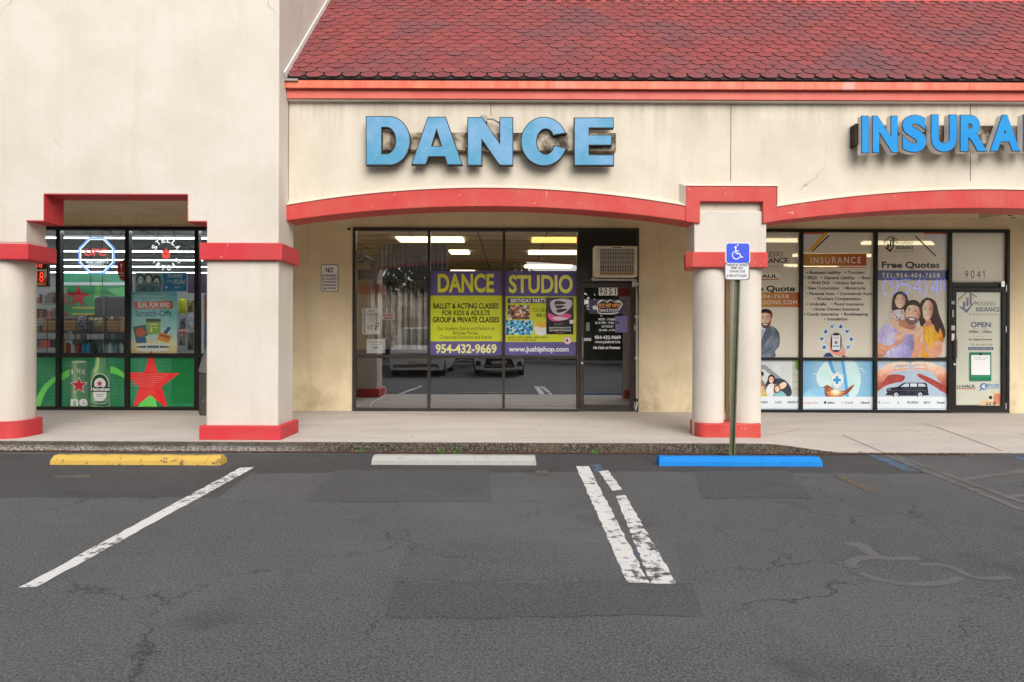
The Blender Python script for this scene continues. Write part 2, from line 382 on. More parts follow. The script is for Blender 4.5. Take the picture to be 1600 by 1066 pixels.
# ------------------------------------------------------------------ lettering and printed artwork
_T = {}
def glyphs(body, bold=0., space=1., shear=0.):
    key = (body, bold, space, shear)
    if key not in _T:
        c = bpy.data.curves.new("t", 'FONT'); c.body = body; c.offset = bold; c.space_character = space; c.shear = shear
        c.resolution_u = 4
        o = bpy.data.objects.new("t", c); COL.objects.link(o)
        dg = bpy.context.evaluated_depsgraph_get(); dg.update()
        me = o.evaluated_get(dg).to_mesh()
        vs = [(v.co.x, v.co.y) for v in me.vertices]; fs = [tuple(p.vertices) for p in me.polygons]
        o.evaluated_get(dg).to_mesh_clear(); bpy.data.objects.remove(o); bpy.data.curves.remove(c)
        _T[key] = (vs, fs)
    return _T[key]
def smooth_loop(pts, k=6, closed=True):
    n = len(pts); out = []
    rng = range(n) if closed else range(n-1)
    for i in rng:
        p0, p1, p2, p3 = (pts[(i-1) % n] if closed or i else pts[0]), pts[i], pts[(i+1) % n], (pts[(i+2) % n] if closed or i+2 < n else pts[-1])
        for j in range(k):
            u = j/k
            out.append(tuple(.5*(2*p1[d]+(p2[d]-p0[d])*u+(2*p0[d]-5*p1[d]+4*p2[d]-p3[d])*u*u+(3*p1[d]-p0[d]-3*p2[d]+p3[d])*u**3) for d in (0, 1)))
    if not closed: out.append(pts[-1])
    return out
class Art:
    """flat printed artwork measured in photo pixels and laid on the plane Y"""
    def __init__(s, Y, step=.0007): s.mb = MB(); s.Y = Y; s.step = step; s.n = 0
    def pt(s, p, l): x, y, z = W(p[0], p[1], s.Y); return (x, s.Y-l*s.step, z)
    def poly(s, pts, mat, l=None):
        if l is None: s.n += 1; l = s.n
        else: s.n = max(s.n, l)
        s.mb.face([s.pt(p, l) for p in pts], mat if not isinstance(mat, str) else ink(mat))
    def rect(s, x0, y0, x1, y1, mat, l=None): s.poly([(x0, y1), (x1, y1), (x1, y0), (x0, y0)], mat, l)
    def blob(s, pts, mat, l=None, k=5): s.poly(smooth_loop(pts, k), mat, l)
    def ell(s, cx, cy, rx, ry, mat, l=None, rot=0, n=20):
        c, q = math.cos(rot), math.sin(rot)
        s.poly([(cx+rx*math.cos(a)*c-ry*math.sin(a)*q, cy+rx*math.cos(a)*q+ry*math.sin(a)*c) for a in (2*math.pi*i/n for i in range(n))], mat, l)
    def line(s, pts, w, mat, l=None):
        if l is None: s.n += 1; l = s.n
        for (x0, y0), (x1, y1) in zip(pts, pts[1:]):
            d = math.hypot(x1-x0, y1-y0) or 1; nx, ny = -(y1-y0)/d*w/2, (x1-x0)/d*w/2
            s.poly([(x0+nx, y0+ny), (x1+nx, y1+ny), (x1-nx, y1-ny), (x0-nx, y0-ny)], mat, l)
    def star(s, cx, cy, r, mat, rot=0, ri=.4, l=None, sx=1):
        s.poly([(cx+sx*(r if i % 2 == 0 else r*ri)*math.sin(rot+i*math.pi/5), cy-(r if i % 2 == 0 else r*ri)*math.cos(rot+i*math.pi/5)) for i in range(10)], mat, l)
    def text(s, body, x0, y0, x1, y1, mat, bold=.0, l=None, space=1., shear=0., rot=0.):
        """capitals fill y0..y1, the line fills x0..x1"""
        if l is None: s.n += 1; l = s.n
        bold = min(bold, .03); vs, fs = glyphs(body, bold, space, shear)
        if not vs: return
        a, b = min(v[0] for v in vs), max(v[0] for v in vs)
        lo, hi = -bold, .682+bold
        cx, cy = (x0+x1)/2, (y0+y1)/2; cr, sr = math.cos(rot), math.sin(rot); P = []
        for x, y in vs:
            px = x0+(x-a)/(b-a)*(x1-x0)-cx; py = y1-(y-lo)/(hi-lo)*(y1-y0)-cy
            P.append(s.pt((cx+px*cr-py*sr, cy+px*sr+py*cr), l))
        s.mb.mesh(P, fs, mat if not isinstance(mat, str) else ink(mat))
    def build(s, name, label, cat, group=None, parent=None):
        o = s.mb.build(name, parent, recalc=False)
        return tag(o, label, cat, group) if parent is None else o
def solid(loops, Y0, Y1, mat, grow=0., mb=None):
    """filled outline with holes (x,z loops) pushed from Y0 to Y1, into mb"""
    c = bpy.data.curves.new("s", 'CURVE'); c.dimensions = '2D'; c.fill_mode = 'BOTH'; c.extrude = abs(Y1-Y0)/2; c.offset = grow
    for lp in loops:
        sp = c.splines.new('POLY'); sp.points.add(len(lp)-1); sp.use_cyclic_u = True
        for p, (x, z) in zip(sp.points, lp): p.co = (x, z, 0, 1)
    o = bpy.data.objects.new("s", c); COL.objects.link(o)
    dg = bpy.context.evaluated_depsgraph_get(); dg.update(); e = o.evaluated_get(dg); me = e.to_mesh()
    vs = [(v.co.x, (Y0+Y1)/2-v.co.z, v.co.y) for v in me.vertices]; fs = [tuple(p.vertices) for p in me.polygons]
    e.to_mesh_clear(); bpy.data.objects.remove(o); bpy.data.curves.remove(c)
    mb.mesh(vs, fs, mat)
# ------------------------------------------------------------------ ground, walkway, kerb
def wx(px, Y, py=540): return W(px, py, Y)[0]
def wz(py, Y, px=800): return W(px, py, Y)[2]
g = MB(); g.face([(-60, -60, 0), (60, -60, 0), (60, 40, 0), (-60, 40, 0)], ASPHALT)
structure(g.build("parking_lot", origin=(0, 0, 0)))
def ground_sheet(name, pts, mat, z=.004):
    m = MB(); m.face([G(*p, z) if p[1] > 540 else p for p in pts], mat)
    return m.build(name, origin=(0, 0, 0))
def rag_sheet(name, pts, mat, z, jit, seg=14):
    a, b, c, d = [Vector(G(*p)) for p in pts]; n = max(10, int((b-a).length/.09)); m = MB(); F_, B_ = [], []
    for i in range(n+1):
        u = i/n; p, q = a.lerp(b, u), d.lerp(c, u); k_ = 0 if i in (0, n) else 1
        F_.append((p.x, p.y+k_*random.uniform(-jit, jit), z)); B_.append((q.x, q.y+k_*random.uniform(-jit, jit), z))
    for i in range(n): m.face([F_[i], F_[i+1], B_[i+1], B_[i]], mat)
    return structure(m.build(name, origin=(0, 0, 0)))
rag_sheet("sealed_strip", [(-100, 709.5), (1000, 710), (1000, 737), (-100, 742)], SEALED, .0012, .02, 30)
rag_sheet("sealed_strip", [(-100, 741), (394, 739), (340, 778), (-100, 778)], SEALED, .0008, .03, 30)
rag_sheet("sealed_strip", [(1000.5, 710), (1360, 708), (1470, 741), (1000.5, 737)], SEALED, .0010, .02, 30)
rag_sheet("asphalt_patch", [(522, 735), (766, 735), (768, 784), (474, 785)], PATCH, .0024, .02, 40)
rag_sheet("asphalt_patch", [(1085, 737), (1228, 735), (1272, 779), (1098, 779)], PATCH, .0024, .025, 40)
rag_sheet("asphalt_patch", [(617, 911), (1082, 911), (1099, 963), (600, 965)], PATCH, .0024, .02, 40)
rag_sheet("asphalt_patch", [(640, 848), (986, 847), (1018, 909), (612, 909)], PATCH2, .0018, .04, 40)
rag_sheet("asphalt_patch", [(1056, 848), (1090, 847), (1112, 909), (1068, 909)], PATCH2, .0015, .015)

WALK_Y0, WALK_Y1 = 7.86, 11.36
def walk_z(x, y):
    u = min(1, max(0, (x-2.85)/1.05)); u = u*u*(3-2*u)
    v = min(1, max(0, (WALK_Y0+1.55-y)/1.55))
    return SW-.100*u*v
w = MB(); xs = [-14, -8, -4, -2, 0, 1, 2]+[2.6+.1*i for i in range(20)]+[5, 6, 8, 10, 14]
ys = [WALK_Y0, 8.05, 8.3, 8.6, 9.0, 9.45, 10.2, WALK_Y1]
idx = {}
vs = []
for j, y in enumerate(ys):
    for i, x in enumerate(xs): idx[i, j] = len(vs); vs.append((x, y, walk_z(x, y)))
w.mesh(vs, [(idx[i, j], idx[i+1, j], idx[i+1, j+1], idx[i, j+1]) for i in range(len(xs)-1) for j in range(len(ys)-1)], CONCRETE)
for (a, b) in (((1316, 680), (1382, 708)), ((1440, 662), (1566, 705)), ((1185, 681), (1248, 671))):   # tooled joints
    def wp(p):
        y = 8.5
        for _ in range(6):
            x = W(*p, y)[0]; z = walk_z(x, y); y = (HC-z)*F/(p[1]-HOR-ROLL*(p[0]-800))
        return Vector((W(*p, y)[0], y, 0))
    A, B = wp(a), wp(b); n = 14; side = Vector((.008, 0, 0)) if abs(B.x-A.x) < abs(B.y-A.y)*2 else Vector((0, .008, 0))
    for i in range(n):
        p, q = A.lerp(B, i/n), A.lerp(B, (i+1)/n)
        w.face([(*(p-side).xy, walk_z(p.x, p.y)+.002), (*(p+side).xy, walk_z(p.x, p.y)+.002), (*(q+side).xy, walk_z(q.x, q.y)+.002), (*(q-side).xy, walk_z(q.x, q.y)+.002)], plain("joint_dirt", (.15, .115, .09), .9))
structure(w.build("walkway", origin=(0, 0, 0)))
k = MB(); n = 900; vs = []
for i in range(n+1):
    x = -14+28*i/n; zt = walk_z(x, WALK_Y0); j = lambda s: random.uniform(-s, s)
    vs += [(x, 7.838+j(.006), -.02), (x, 7.836+j(.007), zt*.5), (x, 7.842+j(.008), zt-.006+j(.004)), (x, 7.875+j(.012), zt+.003)]
k.mesh(vs, [(4*i+a, 4*i+4+a, 4*i+5+a, 4*i+1+a) for i in range(n) for a in range(3)], KERB)
structure(k.build("kerb", origin=(0, 0, 0)))
gut = MB(); n = 500; vs = []                                # leaf litter and dirt lying along the kerb foot
for i in range(n+1):
    x = -9+14.2*i/n; vs += [(x, 7.84, .012+random.uniform(0, .010)), (x, 7.84-random.uniform(.01, .07), .0075)]
def litter_mat():
    m, t, b = new_mat("gutter_litter"); co = geo_pos(t)
    c = ramp(t, noise(t, co, 45, 4, .7), [(.35, (.02, .015, .012)), (.5, (.09, .045, .025)), (.62, (.16, .055, .025)), (.75, (.20, .14, .08))])
    t.links.new(c, b.inputs["Base Color"]); b.inputs["Roughness"].default_value = .95; return m
gut.mesh(vs, [(2*i, 2*i+2, 2*i+3, 2*i+1) for i in range(n)], litter_mat())
structure(gut.build("gutter_litter", origin=(0, 0, 0)), 'stuff')

# ------------------------------------------------------------------ the shopping strip
plaza = thing("shopping_plaza", "cream stucco shopping strip with red trimmed arches under a red shingle roof", "building", (0, 8.4, 0))
XT = wx(434.5, YT); TOP = 7.6; TB = YT+.35
xL = lambda p: wx(p, YT, 340)
zc, z346, z304 = wz(382, YT), wz(348, YT), wz(306, YT)
m = MB()
m.prism([(-15, TOP), (XT, TOP), (XT, zc), (xL(323), zc), (xL(323), z346), (xL(293), z346), (xL(293), z304), (xL(68.5), z304),
         (xL(68.5), z346), (xL(41), z346), (xL(41), zc), (-15, zc)], YT, TB, PALE)
m.build("tower_front_wall", plaza, bevel=.012)
m = MB(); e = .004; a, b = YT+.002, TB+.003                 # red paint coat on the stepped reveal
m.box(xL(68.5), xL(293), a, b, z304-e, z304+.01, RED); m.box(xL(68.5)-.01, xL(68.5)+e, a, b, z346-e, z304-e, RED)
m.box(xL(293)-e, xL(293)+.01, a, b, z346-e, z304-e, RED); m.box(xL(41), xL(68.5)-.01, a, b, z346-e, z346+.01, RED)
m.box(xL(293)+.01, xL(323), a, b, z346-e, z346+.01, RED); m.build("opening_trim", plaza)
m = MB(); m.box(XT-.3, XT-.004, TB, 13, 3.36, TOP, PALE); m.box(XT-.3, XT-.002, TB-.02, YT+.56, zc, 3.36, PALE)
m.build("tower_side_wall", plaza)

def pillar(x0, x1, y0, y1, capd, px_probe):
    """square pillar: shaft > band, base"""
    cz0, cz1 = wz(408, YT-.06), wz(381, YT-.06); bz = wz(667, YT-.06)
    m = MB(); m.box(x0, x1, y0, y1, SW, cz0+.05, PALE); p = m.build("pillar", plaza, bevel=.02)
    m = MB(); m.box(x0-.06, x1+.06, y0-.06, y1+.06, cz0, cz1, RED); m.build("band", p, bevel=.012)
    m = MB(); m.box(x0-.055, x1+.055, y0-.06, y1+.06, SW-.002, bz, RED); m.build("base", p, bevel=.012)
    return p
pillar(wx(322, YT), XT, YT, YT+.56, .06, 380)
def rounded(x0, x1, y0, y1, r, n=8):
    o = []
    for cx, cy, a0 in ((x1-r, y0+r, -90), (x1-r, y1-r, 0), (x0+r, y1-r, 90), (x0+r, y0+r, 180)):
        for i in range(n+1):
            a = math.radians(a0+90*i/n); o.append((cx+r*math.cos(a), cy+r*math.sin(a)))
    return o
# rounded pillar at the far left
x1 = wx(53.5, YT+.32); x0 = x1-.80; cz0, cz1 = wz(408, YT-.06), wz(383, YT-.06)
m = MB(); m.slab(rounded(x0, x1, YT, YT+.5, .2), SW, cz0+.05, PALE); p = m.build("pillar", plaza, smooth=True)
ch = .26; xr = wx(80, YT+.35)
m = MB(); m.slab([(-15, YT-.06), (wx(43, YT-.06), YT-.06), (xr, YT+.20), (xr, TB+.10), (-15, TB+.10)], cz0, cz1, RED); m.build("band", p, bevel=.01)
m = MB(); m.slab(rounded(x0-.05, wx(61, YT+.34), YT-.06, YT+.55, .2), SW-.002, wz(661.5, YT), RED); m.build("base", p, smooth=True)
m = MB(); m.box(xL(41)-.8, xL(41)-.003, YT+.01, TB+.02, cz1-.02, zc+.05, PALE); m.build("pillar_head", p)

# twin round column
YC = 8.36
m = MB(); cz0, cz1 = wz(417, YC), wz(392.5, YC)
m.slab([(wx(1082, YC), YC), (wx(1200, YC), YC), (wx(1200, YC), YC+.46), (wx(1068, YC+.46), YC+.46), (wx(1070.5, YC+.05), YC+.06)], cz0, cz1, SALMON)
colp = m.build("column", plaza, bevel=.012)
rs = .192; cy = YC+.24
for cxp in (1106.5, 1164):
    m = MB(); cx = wx(cxp, cy); m.cyl(cx, cy, SW, cz0+.02, rs, PALE, n=40); m.build("shaft", colp, smooth=True)
m = MB(); m.slab(rounded(wx(1079, YC+.38), wx(1193, YC), YC, YC+.48, .10), walk_z(3, 8.4)-.03, wz(661, YC), SALMON); m.build("base", colp, bevel=.012)
m = MB(); m.box(wx(1084, YA-.05), wx(1197, YA-.05), YA-.05, YA+.31, cz1-.02, wz(330, YA), PALE); m.build("column_head", colp, bevel=.012)
m = MB(); m.box(wx(1134, cy+.16), wx(1144, cy+.16), cy+.08, cy+.16, SW+.1, cz0, PORCH); m.build("infill_strip", colp)

# arcade wall, red arch trim and white moulding, drawn along measured curves
def arc(p0, pm, p1, Y, n=28):
    (x0, y0), (xm, ym), (x2, y2) = p0, pm, p1; out = []
    for i in range(n+1):
        x = x0+(x2-x0)*i/n
        L = y0*(x-xm)*(x-x2)/((x0-xm)*(x0-x2))+ym*(x-x0)*(x-x2)/((xm-x0)*(xm-x2))+y2*(x-x0)*(x-xm)/((x2-x0)*(x2-xm))
        q = W(x, L, Y); out.append((q[0], q[2]))
    return out
YR = YA-.08
A1b = arc((447, 345), (765, 322.5), (1094, 349), YR); A1t = arc((447, 321), (762, 294), (1071.5, 322), YR)
A2b = arc((1192, 348.5), (1545, 325.5), (1898, 352), YR); A2t = arc((1213, 323.5), (1545, 296.5), (1877, 326), YR)
def strip(mb, low, high, y0, y1, mat):
    for (a, b), (c, d) in zip(zip(low, low[1:]), zip(high, high[1:])): mb.prism([a, b, d, c], y0, y1, mat)
def sample(curve, n=28):
    xs = [p[0] for p in curve]; x0, x1 = xs[0], xs[-1]; o = []
    for i in range(n+1):
        x = x0+(x1-x0)*i/n
        for (a, za), (b, zb) in zip(curve, curve[1:]):
            if a-1e-6 <= x <= b+1e-6: o.append((x, za+(zb-za)*(x-a)/(b-a))); break
    return o
def curve_prism(low, high, y0, y1, mat, name, parent):
    n = len(low); vs = []
    for y in (y0, y1):
        vs += [(x, y, z) for x, z in low]+[(x, y, z) for x, z in high]
    fs = []
    for i in range(n-1):
        fs += [(i, i+1, n+i+1, n+i), (2*n+i+1, 2*n+i, 3*n+i, 3*n+i+1), (i, 2*n+i, 2*n+i+1, i+1), (n+i, n+i+1, 3*n+i+1, 3*n+i)]
    fs += [(0, n, 3*n, 2*n), (n-1, 3*n-1, 4*n-1, 2*n-1)]
    return vs, fs
ROOF_Z = wz(120, 8.32)
m = MB()
lowA = [(x, z+.01) for x, z in A1b]; 
for low in (lowA, [(x, z+.01) for x, z in A2b]):
    vs, fs = curve_prism(low, [(x, 4.62) for x, z in low], YA, YA+.30, CREAM, "", None); m.mesh(vs, fs, CREAM)
m.box(XT+.002, A1b[0][0], YA, YA+.3, A1b[0][1], 4.62, CREAM)
m.box(A1b[-1][0], A2b[0][0], YA, YA+.3, wz(349, YR)+.01, 4.62, CREAM)
jd = plain("control_joint", (.10, .085, .065), .9)
for px, y0, y1 in ((767, 160, 182), (1142, 162, 283), (1516.5, 163, 283)):
    q = W(px, y0, YA); r = W(px, y1, YA); m.box(q[0]-.004, q[0]+.004, YA-.0015, YA+.01, r[2], q[2], jd)
arcw = m.build("arcade_wall", plaza)
m = MB()
Ab = [(x, z) for x, z in A1b]
def merge(low, high):                       # same x stations for the two edges
    x0, x1 = max(low[0][0], high[0][0]), min(low[-1][0], high[-1][0]); o1, o2 = [], []
    def at(c, x):
        for (a, za), (b, zb) in zip(c, c[1:]):
            if a-1e-6 <= x <= b+1e-6: return za+(zb-za)*(x-a)/(b-a)
        return c[-1][1]
    for i in range(41):
        x = x0+(x1-x0)*i/40; o1.append((x, at(low, x))); o2.append((x, at(high, x)))
    return o1, o2
for low, high in ((A1b, A1t), (A2b, A2t)):
    lo, hi = merge(low, high); vs, fs = curve_prism(lo, hi, YR, YA+.296, RED, "", None); m.mesh(vs, fs, SALMON)
xa, xb, xc, xd = wx(1071.5, YR, 330), wx(1094, YR, 330), wx(1192, YR, 330), wx(1213.5, YR, 330)
zt, zi, zb = wz(290, YR), wz(314, YR), wz(348, YR)
m.prism([(xa, zb+.02), (xb, zb-.001), (xb, zi), (xc, zi), (xc, zb-.001), (xd, zb+.03), (xd, zt), (xa, zt)], YR-.002, YA+.297, SALMON)
m.build("arch_trim", plaza, bevel=.008)
m = MB()
for hi in (A1t, A2t):
    n = len(hi); vs = [(x, YR-.012, z+.002) for x, z in hi]+[(x, YA+.002, z+.062) for x, z in hi]+[(x, YA+.01, z+.002) for x, z in hi]
    fs = [(i, i+1, n+i+1, n+i) for i in range(n-1)]+[(2*n+i, 2*n+i+1, i+1, i) for i in range(n-1)]; m.mesh(vs, fs, WHITE_TRIM)
def mitre(pts_in, pts_out):                  # sloping moulding round the step
    for i in range(len(pts_in)-1):
        a, b, c, d = pts_in[i], pts_in[i+1], pts_out[i+1], pts_out[i]
        m.face([(a[0], YR-.012, a[1]), (b[0], YR-.012, b[1]), (c[0], YA+.002, c[1]), (d[0], YA+.002, d[1])], WHITE_TRIM)
        m.face([(a[0], YR-.012, a[1]), (b[0], YR-.012, b[1]), (b[0], YA, b[1]), (a[0], YA, a[1])], WHITE_TRIM)
e = .065
mitre([(xa-.002, A1t[-1][1]+.002), (xa-.002, zt+.002), (xd+.002, zt+.002), (xd+.002, A2t[0][1]+.002)],
      [(xa-e, A1t[-1][1]+.07), (xa-e, zt+e*.8), (xd+e, zt+e*.8), (xd+e, A2t[0][1]+.07)])
m.build("moulding", plaza, recalc=False)

# eave, fascia, roof
FASC = painted("faded_fascia_paint", (.68, .17, .13), (.60, .10, .08), .8, 2.0, 40, .5, .1)
xl, xr = XT+.004, 11.0
m = MB(); m.box(xl, xr, 8.29, 8.33, wz(137.5, 8.27), wz(125.5, 8.27), DRIP)
for px in (808, 1162, 1517): q = W(px, 130, 8.27); m.box(q[0]-.003, q[0]+.003, 8.2885, 8.30, wz(137.3, 8.27), wz(125.7, 8.27), SH_DARK)
m.build("drip_edge", plaza, bevel=.006)
m = MB(); m.box(xl, xr, 8.345, 8.43, wz(155.5, 8.36), wz(134, 8.36), FASC); m.box(xl, xr, 8.37, YA+.01, wz(158, 8.37), wz(155.4, 8.37), PALE)
m.box(xl, xr, 8.33, 8.44, wz(134, 8.36), wz(127, 8.3), DRIP); m.build("fascia", plaza, bevel=.004)
SL = math.radians(43.9); RZ, RY = wz(123.0, 8.29), 8.285
def roof(x, s, h): return (x, RY+s*math.cos(SL)-h*math.sin(SL), RZ+s*math.sin(SL)+h*math.cos(SL))
RL = 2.84
m = MB(); m.face([roof(xl, -.005, -.004), roof(xr, -.005, -.004), roof(xr, RL, -.004), roof(xl, RL, -.004)], SH_DARK)
m.box(xl, xr, roof(0, RL, 0)[1], 13, 3.4, roof(0, RL, 0)[2]-.02, CREAM)
tone = [(0, 0, 0, 1)]*7
Wd, Ex = .222, .132
r = 0
while r*Ex < RL+.05:
    s = r*Ex; off = (r % 2)*Wd/2-.10
    nx = int((xr-xl)/Wd)+2
    for i in range(nx):
        x = xl+off+i*Wd
        if x-.11 < xl-.06: x0c = xl
        j = random.uniform(-.004, .004); hb, hu = .017+random.uniform(0, .006), .003
        g_ = .010; hw = Wd/2-g_; bw = Wd*.25
        t = min(1, max(0, random.gauss(.5, .2)))
        def P(dx, ds, h): return roof(min(xr, max(xl, x+dx)), min(RL, s+ds), h)
        top = [P(-hw, .30, hu), P(-hw, .068+j, hb*.9), P(-bw, .012+j, hb), P(bw, .012+j, hb), P(hw, .068+j, hb*.9), P(hw, .30, hu)]
        out = [P(-hw, .056+j, hb*.92), P(-bw, .0+j, hb), P(bw, .0+j, hb), P(hw, .056+j, hb*.92)]
        m.face(top[::-1], SHINGLE); tone.append((t, 0, 0, 1))
        for a, b, c, d in ((top[1], top[2], out[1], out[0]), (top[2], top[3], out[2], out[1]), (top[3], top[4], out[3], out[2])):
            m.face([a, d, c, b], SHINGLE); tone.append((t, .8, 0, 1))
        for a, b in zip(out, out[1:]):  # near-black skirt draws the shadow line under the tab in colour
            n_ = Vector((0, -math.sin(SL), math.cos(SL)))*.022
            m.face([a, tuple(Vector(a)-n_), tuple(Vector(b)-n_), b], SH_DARK); tone.append((0, 0, 0, 1))
    r += 1
ro = m.build("roof", plaza, recalc=False)
ca = ro.data.color_attributes.new("tone", 'FLOAT_COLOR', 'CORNER')
for p in ro.data.polygons:
    for li in p.loop_indices: ca.data[li].color = tone[p.index]
m = MB()                                     # white flashing where the roof meets the tower
fl = plain("white_flashing", (.70, .68, .64), .5)
vs = [roof(xl+.001, -.02, .0), roof(xl+.001, -.02, .075), roof(xl+.001, RL, .075), roof(xl+.001, RL, .0), roof(xl+.02, -.02, .0), roof(xl+.02, -.02, .072), roof(xl+.02, RL, .072), roof(xl+.02, RL, .0)]
m.mesh(vs, [(0,1,2,3), (4,7,6,5), (1,5,6,2), (0,4,5,1), (3,2,6,7)], fl)
m.box(xl, xl+.16, 8.262, 8.275, wz(126, 8.27)-.012, wz(126, 8.27)+.012, plain("old_lead", (.30, .29, .28), .6)); m.build("flashing", plaza)
m = MB(); zr = roof(0, RL, 0); m.box(xl, xr, zr[1]-.04, zr[1]+.10, zr[2]-.03, zr[2]+.008, SALMON); m.build("roof_cap", plaza)

# porch ceiling and shop wall
ZC = 3.34
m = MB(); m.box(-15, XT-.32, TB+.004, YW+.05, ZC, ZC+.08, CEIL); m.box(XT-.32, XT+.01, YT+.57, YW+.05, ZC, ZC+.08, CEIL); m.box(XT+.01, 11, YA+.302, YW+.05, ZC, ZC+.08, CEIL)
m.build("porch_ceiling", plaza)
ZH = 3.147
LX = (-15.0, wx(432, YW)); DX = (wx(551, YW), wx(997.5, YW)); IX = (wx(1133, YW), wx(1576, YW))
m = MB()
for a, b in ((LX[1], DX[0]), (DX[1], IX[0]), (IX[1], 11)): m.box(a, b, YW, YW+.16, SW-.02, ZC, PORCH)
for a, b in (LX, DX, IX): m.box(a, b, YW, YW+.16, ZH, ZC, PORCH)
m.build("shop_wall", plaza)

def room(x0, x1, yb, zc_, wall, floor, ceil, seam):
    m = MB(); y0 = YW+.165
    m.face([(x0, y0, SW), (x1, y0, SW), (x1, yb, SW), (x0, yb, SW)], floor)
    m.face([(x0, y0, zc_), (x0, yb, zc_), (x1, yb, zc_), (x1, y0, zc_)], ceil)
    m.face([(x0, yb, SW), (x1, yb, SW), (x1, yb, zc_), (x0, yb, zc_)], wall)
    m.face([(x0, y0, SW), (x0, yb, SW), (x0, yb, zc_), (x0, y0, zc_)], wall)
    m.face([(x1, y0, SW), (x1, yb, SW), (x1, yb, zc_), (x1, y0, zc_)], wall)
    x = x0+.6
    while seam and x < x1: m.box(x-.012, x+.012, y0, yb, zc_-.006, zc_-.001, seam); x += 1.22
    y = y0+.4
    while seam and y < yb: m.box(x0, x1, y-.012, y+.012, zc_-.0055, zc_-.001, seam); y += .61
    return m.build("interior_room", plaza, recalc=False)
SEAM = plain("ceiling_grid", (.10, .09, .08), .7)
CZ = 3.2
room(-15, LX[1]+.2, 20, CZ, INT_GREY, plain("vinyl_floor", (.25, .25, .24), .4), plain("store_ceiling", (.34, .36, .37), .9), None)
room(LX[1]+.25, wx(1066, YW), 24, CZ, INTERIOR, DARKFLOOR, TILE, SEAM)
room(wx(1068, YW), 10.5, 19, CZ, INTERIOR, plain("beige_floor", (.3, .26, .2), .5), plain("pale_ceiling", (.55, .50, .42), .9), None)

def window(x0, x1, mull, zt, tw, frm, glass, fw=.055, door=None):
    """aluminium shopfront: frame > panes; the door bay stays free of glass"""
    fr = MB(); y0, y1 = YW-.03, YW+.08; t0, t1 = zt
    fr.box(x0, x1, y0, y1, ZH-fw, ZH+.002, frm); fr.box(x0, x1, y0, y1, SW, SW+fw, frm)
    xs = [x0]+mull+[x1]
    fr.box(x0, x0+fw, y0+.001, y1, SW+fw, ZH-fw, frm); fr.box(x1-fw, x1, y0+.001, y1, SW+fw, ZH-fw, frm)
    for q in mull: fr.box(q-tw/2, q+tw/2, y0+.002, y1, SW+fw, ZH-fw, frm)
    xe = [(x0+fw if i == 0 else xs[i]+tw/2, x1-fw if i == len(xs)-2 else xs[i+1]-tw/2) for i in range(len(xs)-1)]
    for i, (a, b) in enumerate(xe):
        if door != i: fr.box(a, b, y0+.003, y1, t0, t1, frm)
    fo = fr.build("window_frame", plaza, bevel=.004)
    for i, (a, b) in enumerate(xe):
        if door == i: continue
        for z0, z1 in ((t1, ZH-fw), (SW+fw, t0)):
            p = MB(); p.face([(a-.01, YW+.03, z0-.01), (b+.01, YW+.03, z0-.01), (b+.01, YW+.03, z1+.01), (a-.01, YW+.03, z1+.01)], GLASS_LOW if glass is GLASS_DANCE and z0 < SW+.2 else glass)
            p.build("pane", fo, recalc=False)
    return fo, xe
zt_l = (wz(558.5, YW), wz(554, YW))
LM = [wx(p, YW) for p in (-23, 91.5, 199, 307.5)]
fl_, LE = window(LX[0]+6.0, LX[1], LM, (wz(560.5, YW), wz(554, YW)), .07, BLACKF, GLASS_CLEAR)
DM = [wx(p, YW) for p in (670, 787, 903)]
fd_, DE = window(DX[0], DX[1], DM, (wz(560.5, YW), wz(555.5, YW)), .045, BRONZE, GLASS_DANCE, .05, door=3)
IM = [wx(p, YW) for p in (1251.5, 1367.5, 1483.5)]
fi_, IE = window(IX[0], IX[1], IM, (wz(561.5, YW), wz(557, YW)), .055, BLACKF, GLASS_CLEAR, .05, door=3)

def door(a, b, ztop, frm, glass, st=.085, ruler=.11):
    """glazed shop door: frame > glass, handle, closer, threshold, hinge"""
    m = MB(); y0, y1 = YW-.022, YW+.03; z0 = SW+.015
    m.box(a, a+st, y0, y1, z0, ztop, frm); m.box(b-st, b, y0, y1, z0, ztop, frm)
    m.box(a+st, b-st, y0, y1, z0, z0+ruler, frm); m.box(a+st, b-st, y0, y1, ztop-.08, ztop, frm)
    d = m.build("door", plaza, bevel=.004)
    m = MB(); m.face([(a+st-.01, YW+.005, z0+.1), (b-st+.01, YW+.005, z0+.1), (b-st+.01, YW+.005, ztop-.07), (a+st-.01, YW+.005, ztop-.07)], glass); m.build("glass", d, recalc=False)
    m = MB(); hx = a+st*.55; m.tube([(hx, y0, 1.02), (hx, y0-.055, 1.02), (hx, y0-.055, 1.34), (hx, y0, 1.34)], .013, plain("door_handle_metal", (.30, .29, .27), .35, .8)); m.build("handle", d, smooth=True)
    m = MB(); m.cyl(0, 0, 0, .012, .02, METAL, n=16); m.v = [(a+st*.55+x, y0-z, .92+y) for x, y, z in m.v]; m.build("lock", d)
    m = MB(); m.box(a-.02, b+.02, YW-.06, YW+.04, SW-.003, SW+.012, plain("threshold", (.25, .22, .19), .5, .6)); m.build("threshold", d)
    for hz in (ztop-.02, 1.5, SW+.12):
        m = MB(); m.cyl(b-.012, y0-.006, hz-.05, hz+.05, .012, METAL, n=10); m.build("hinge", d)
    return d
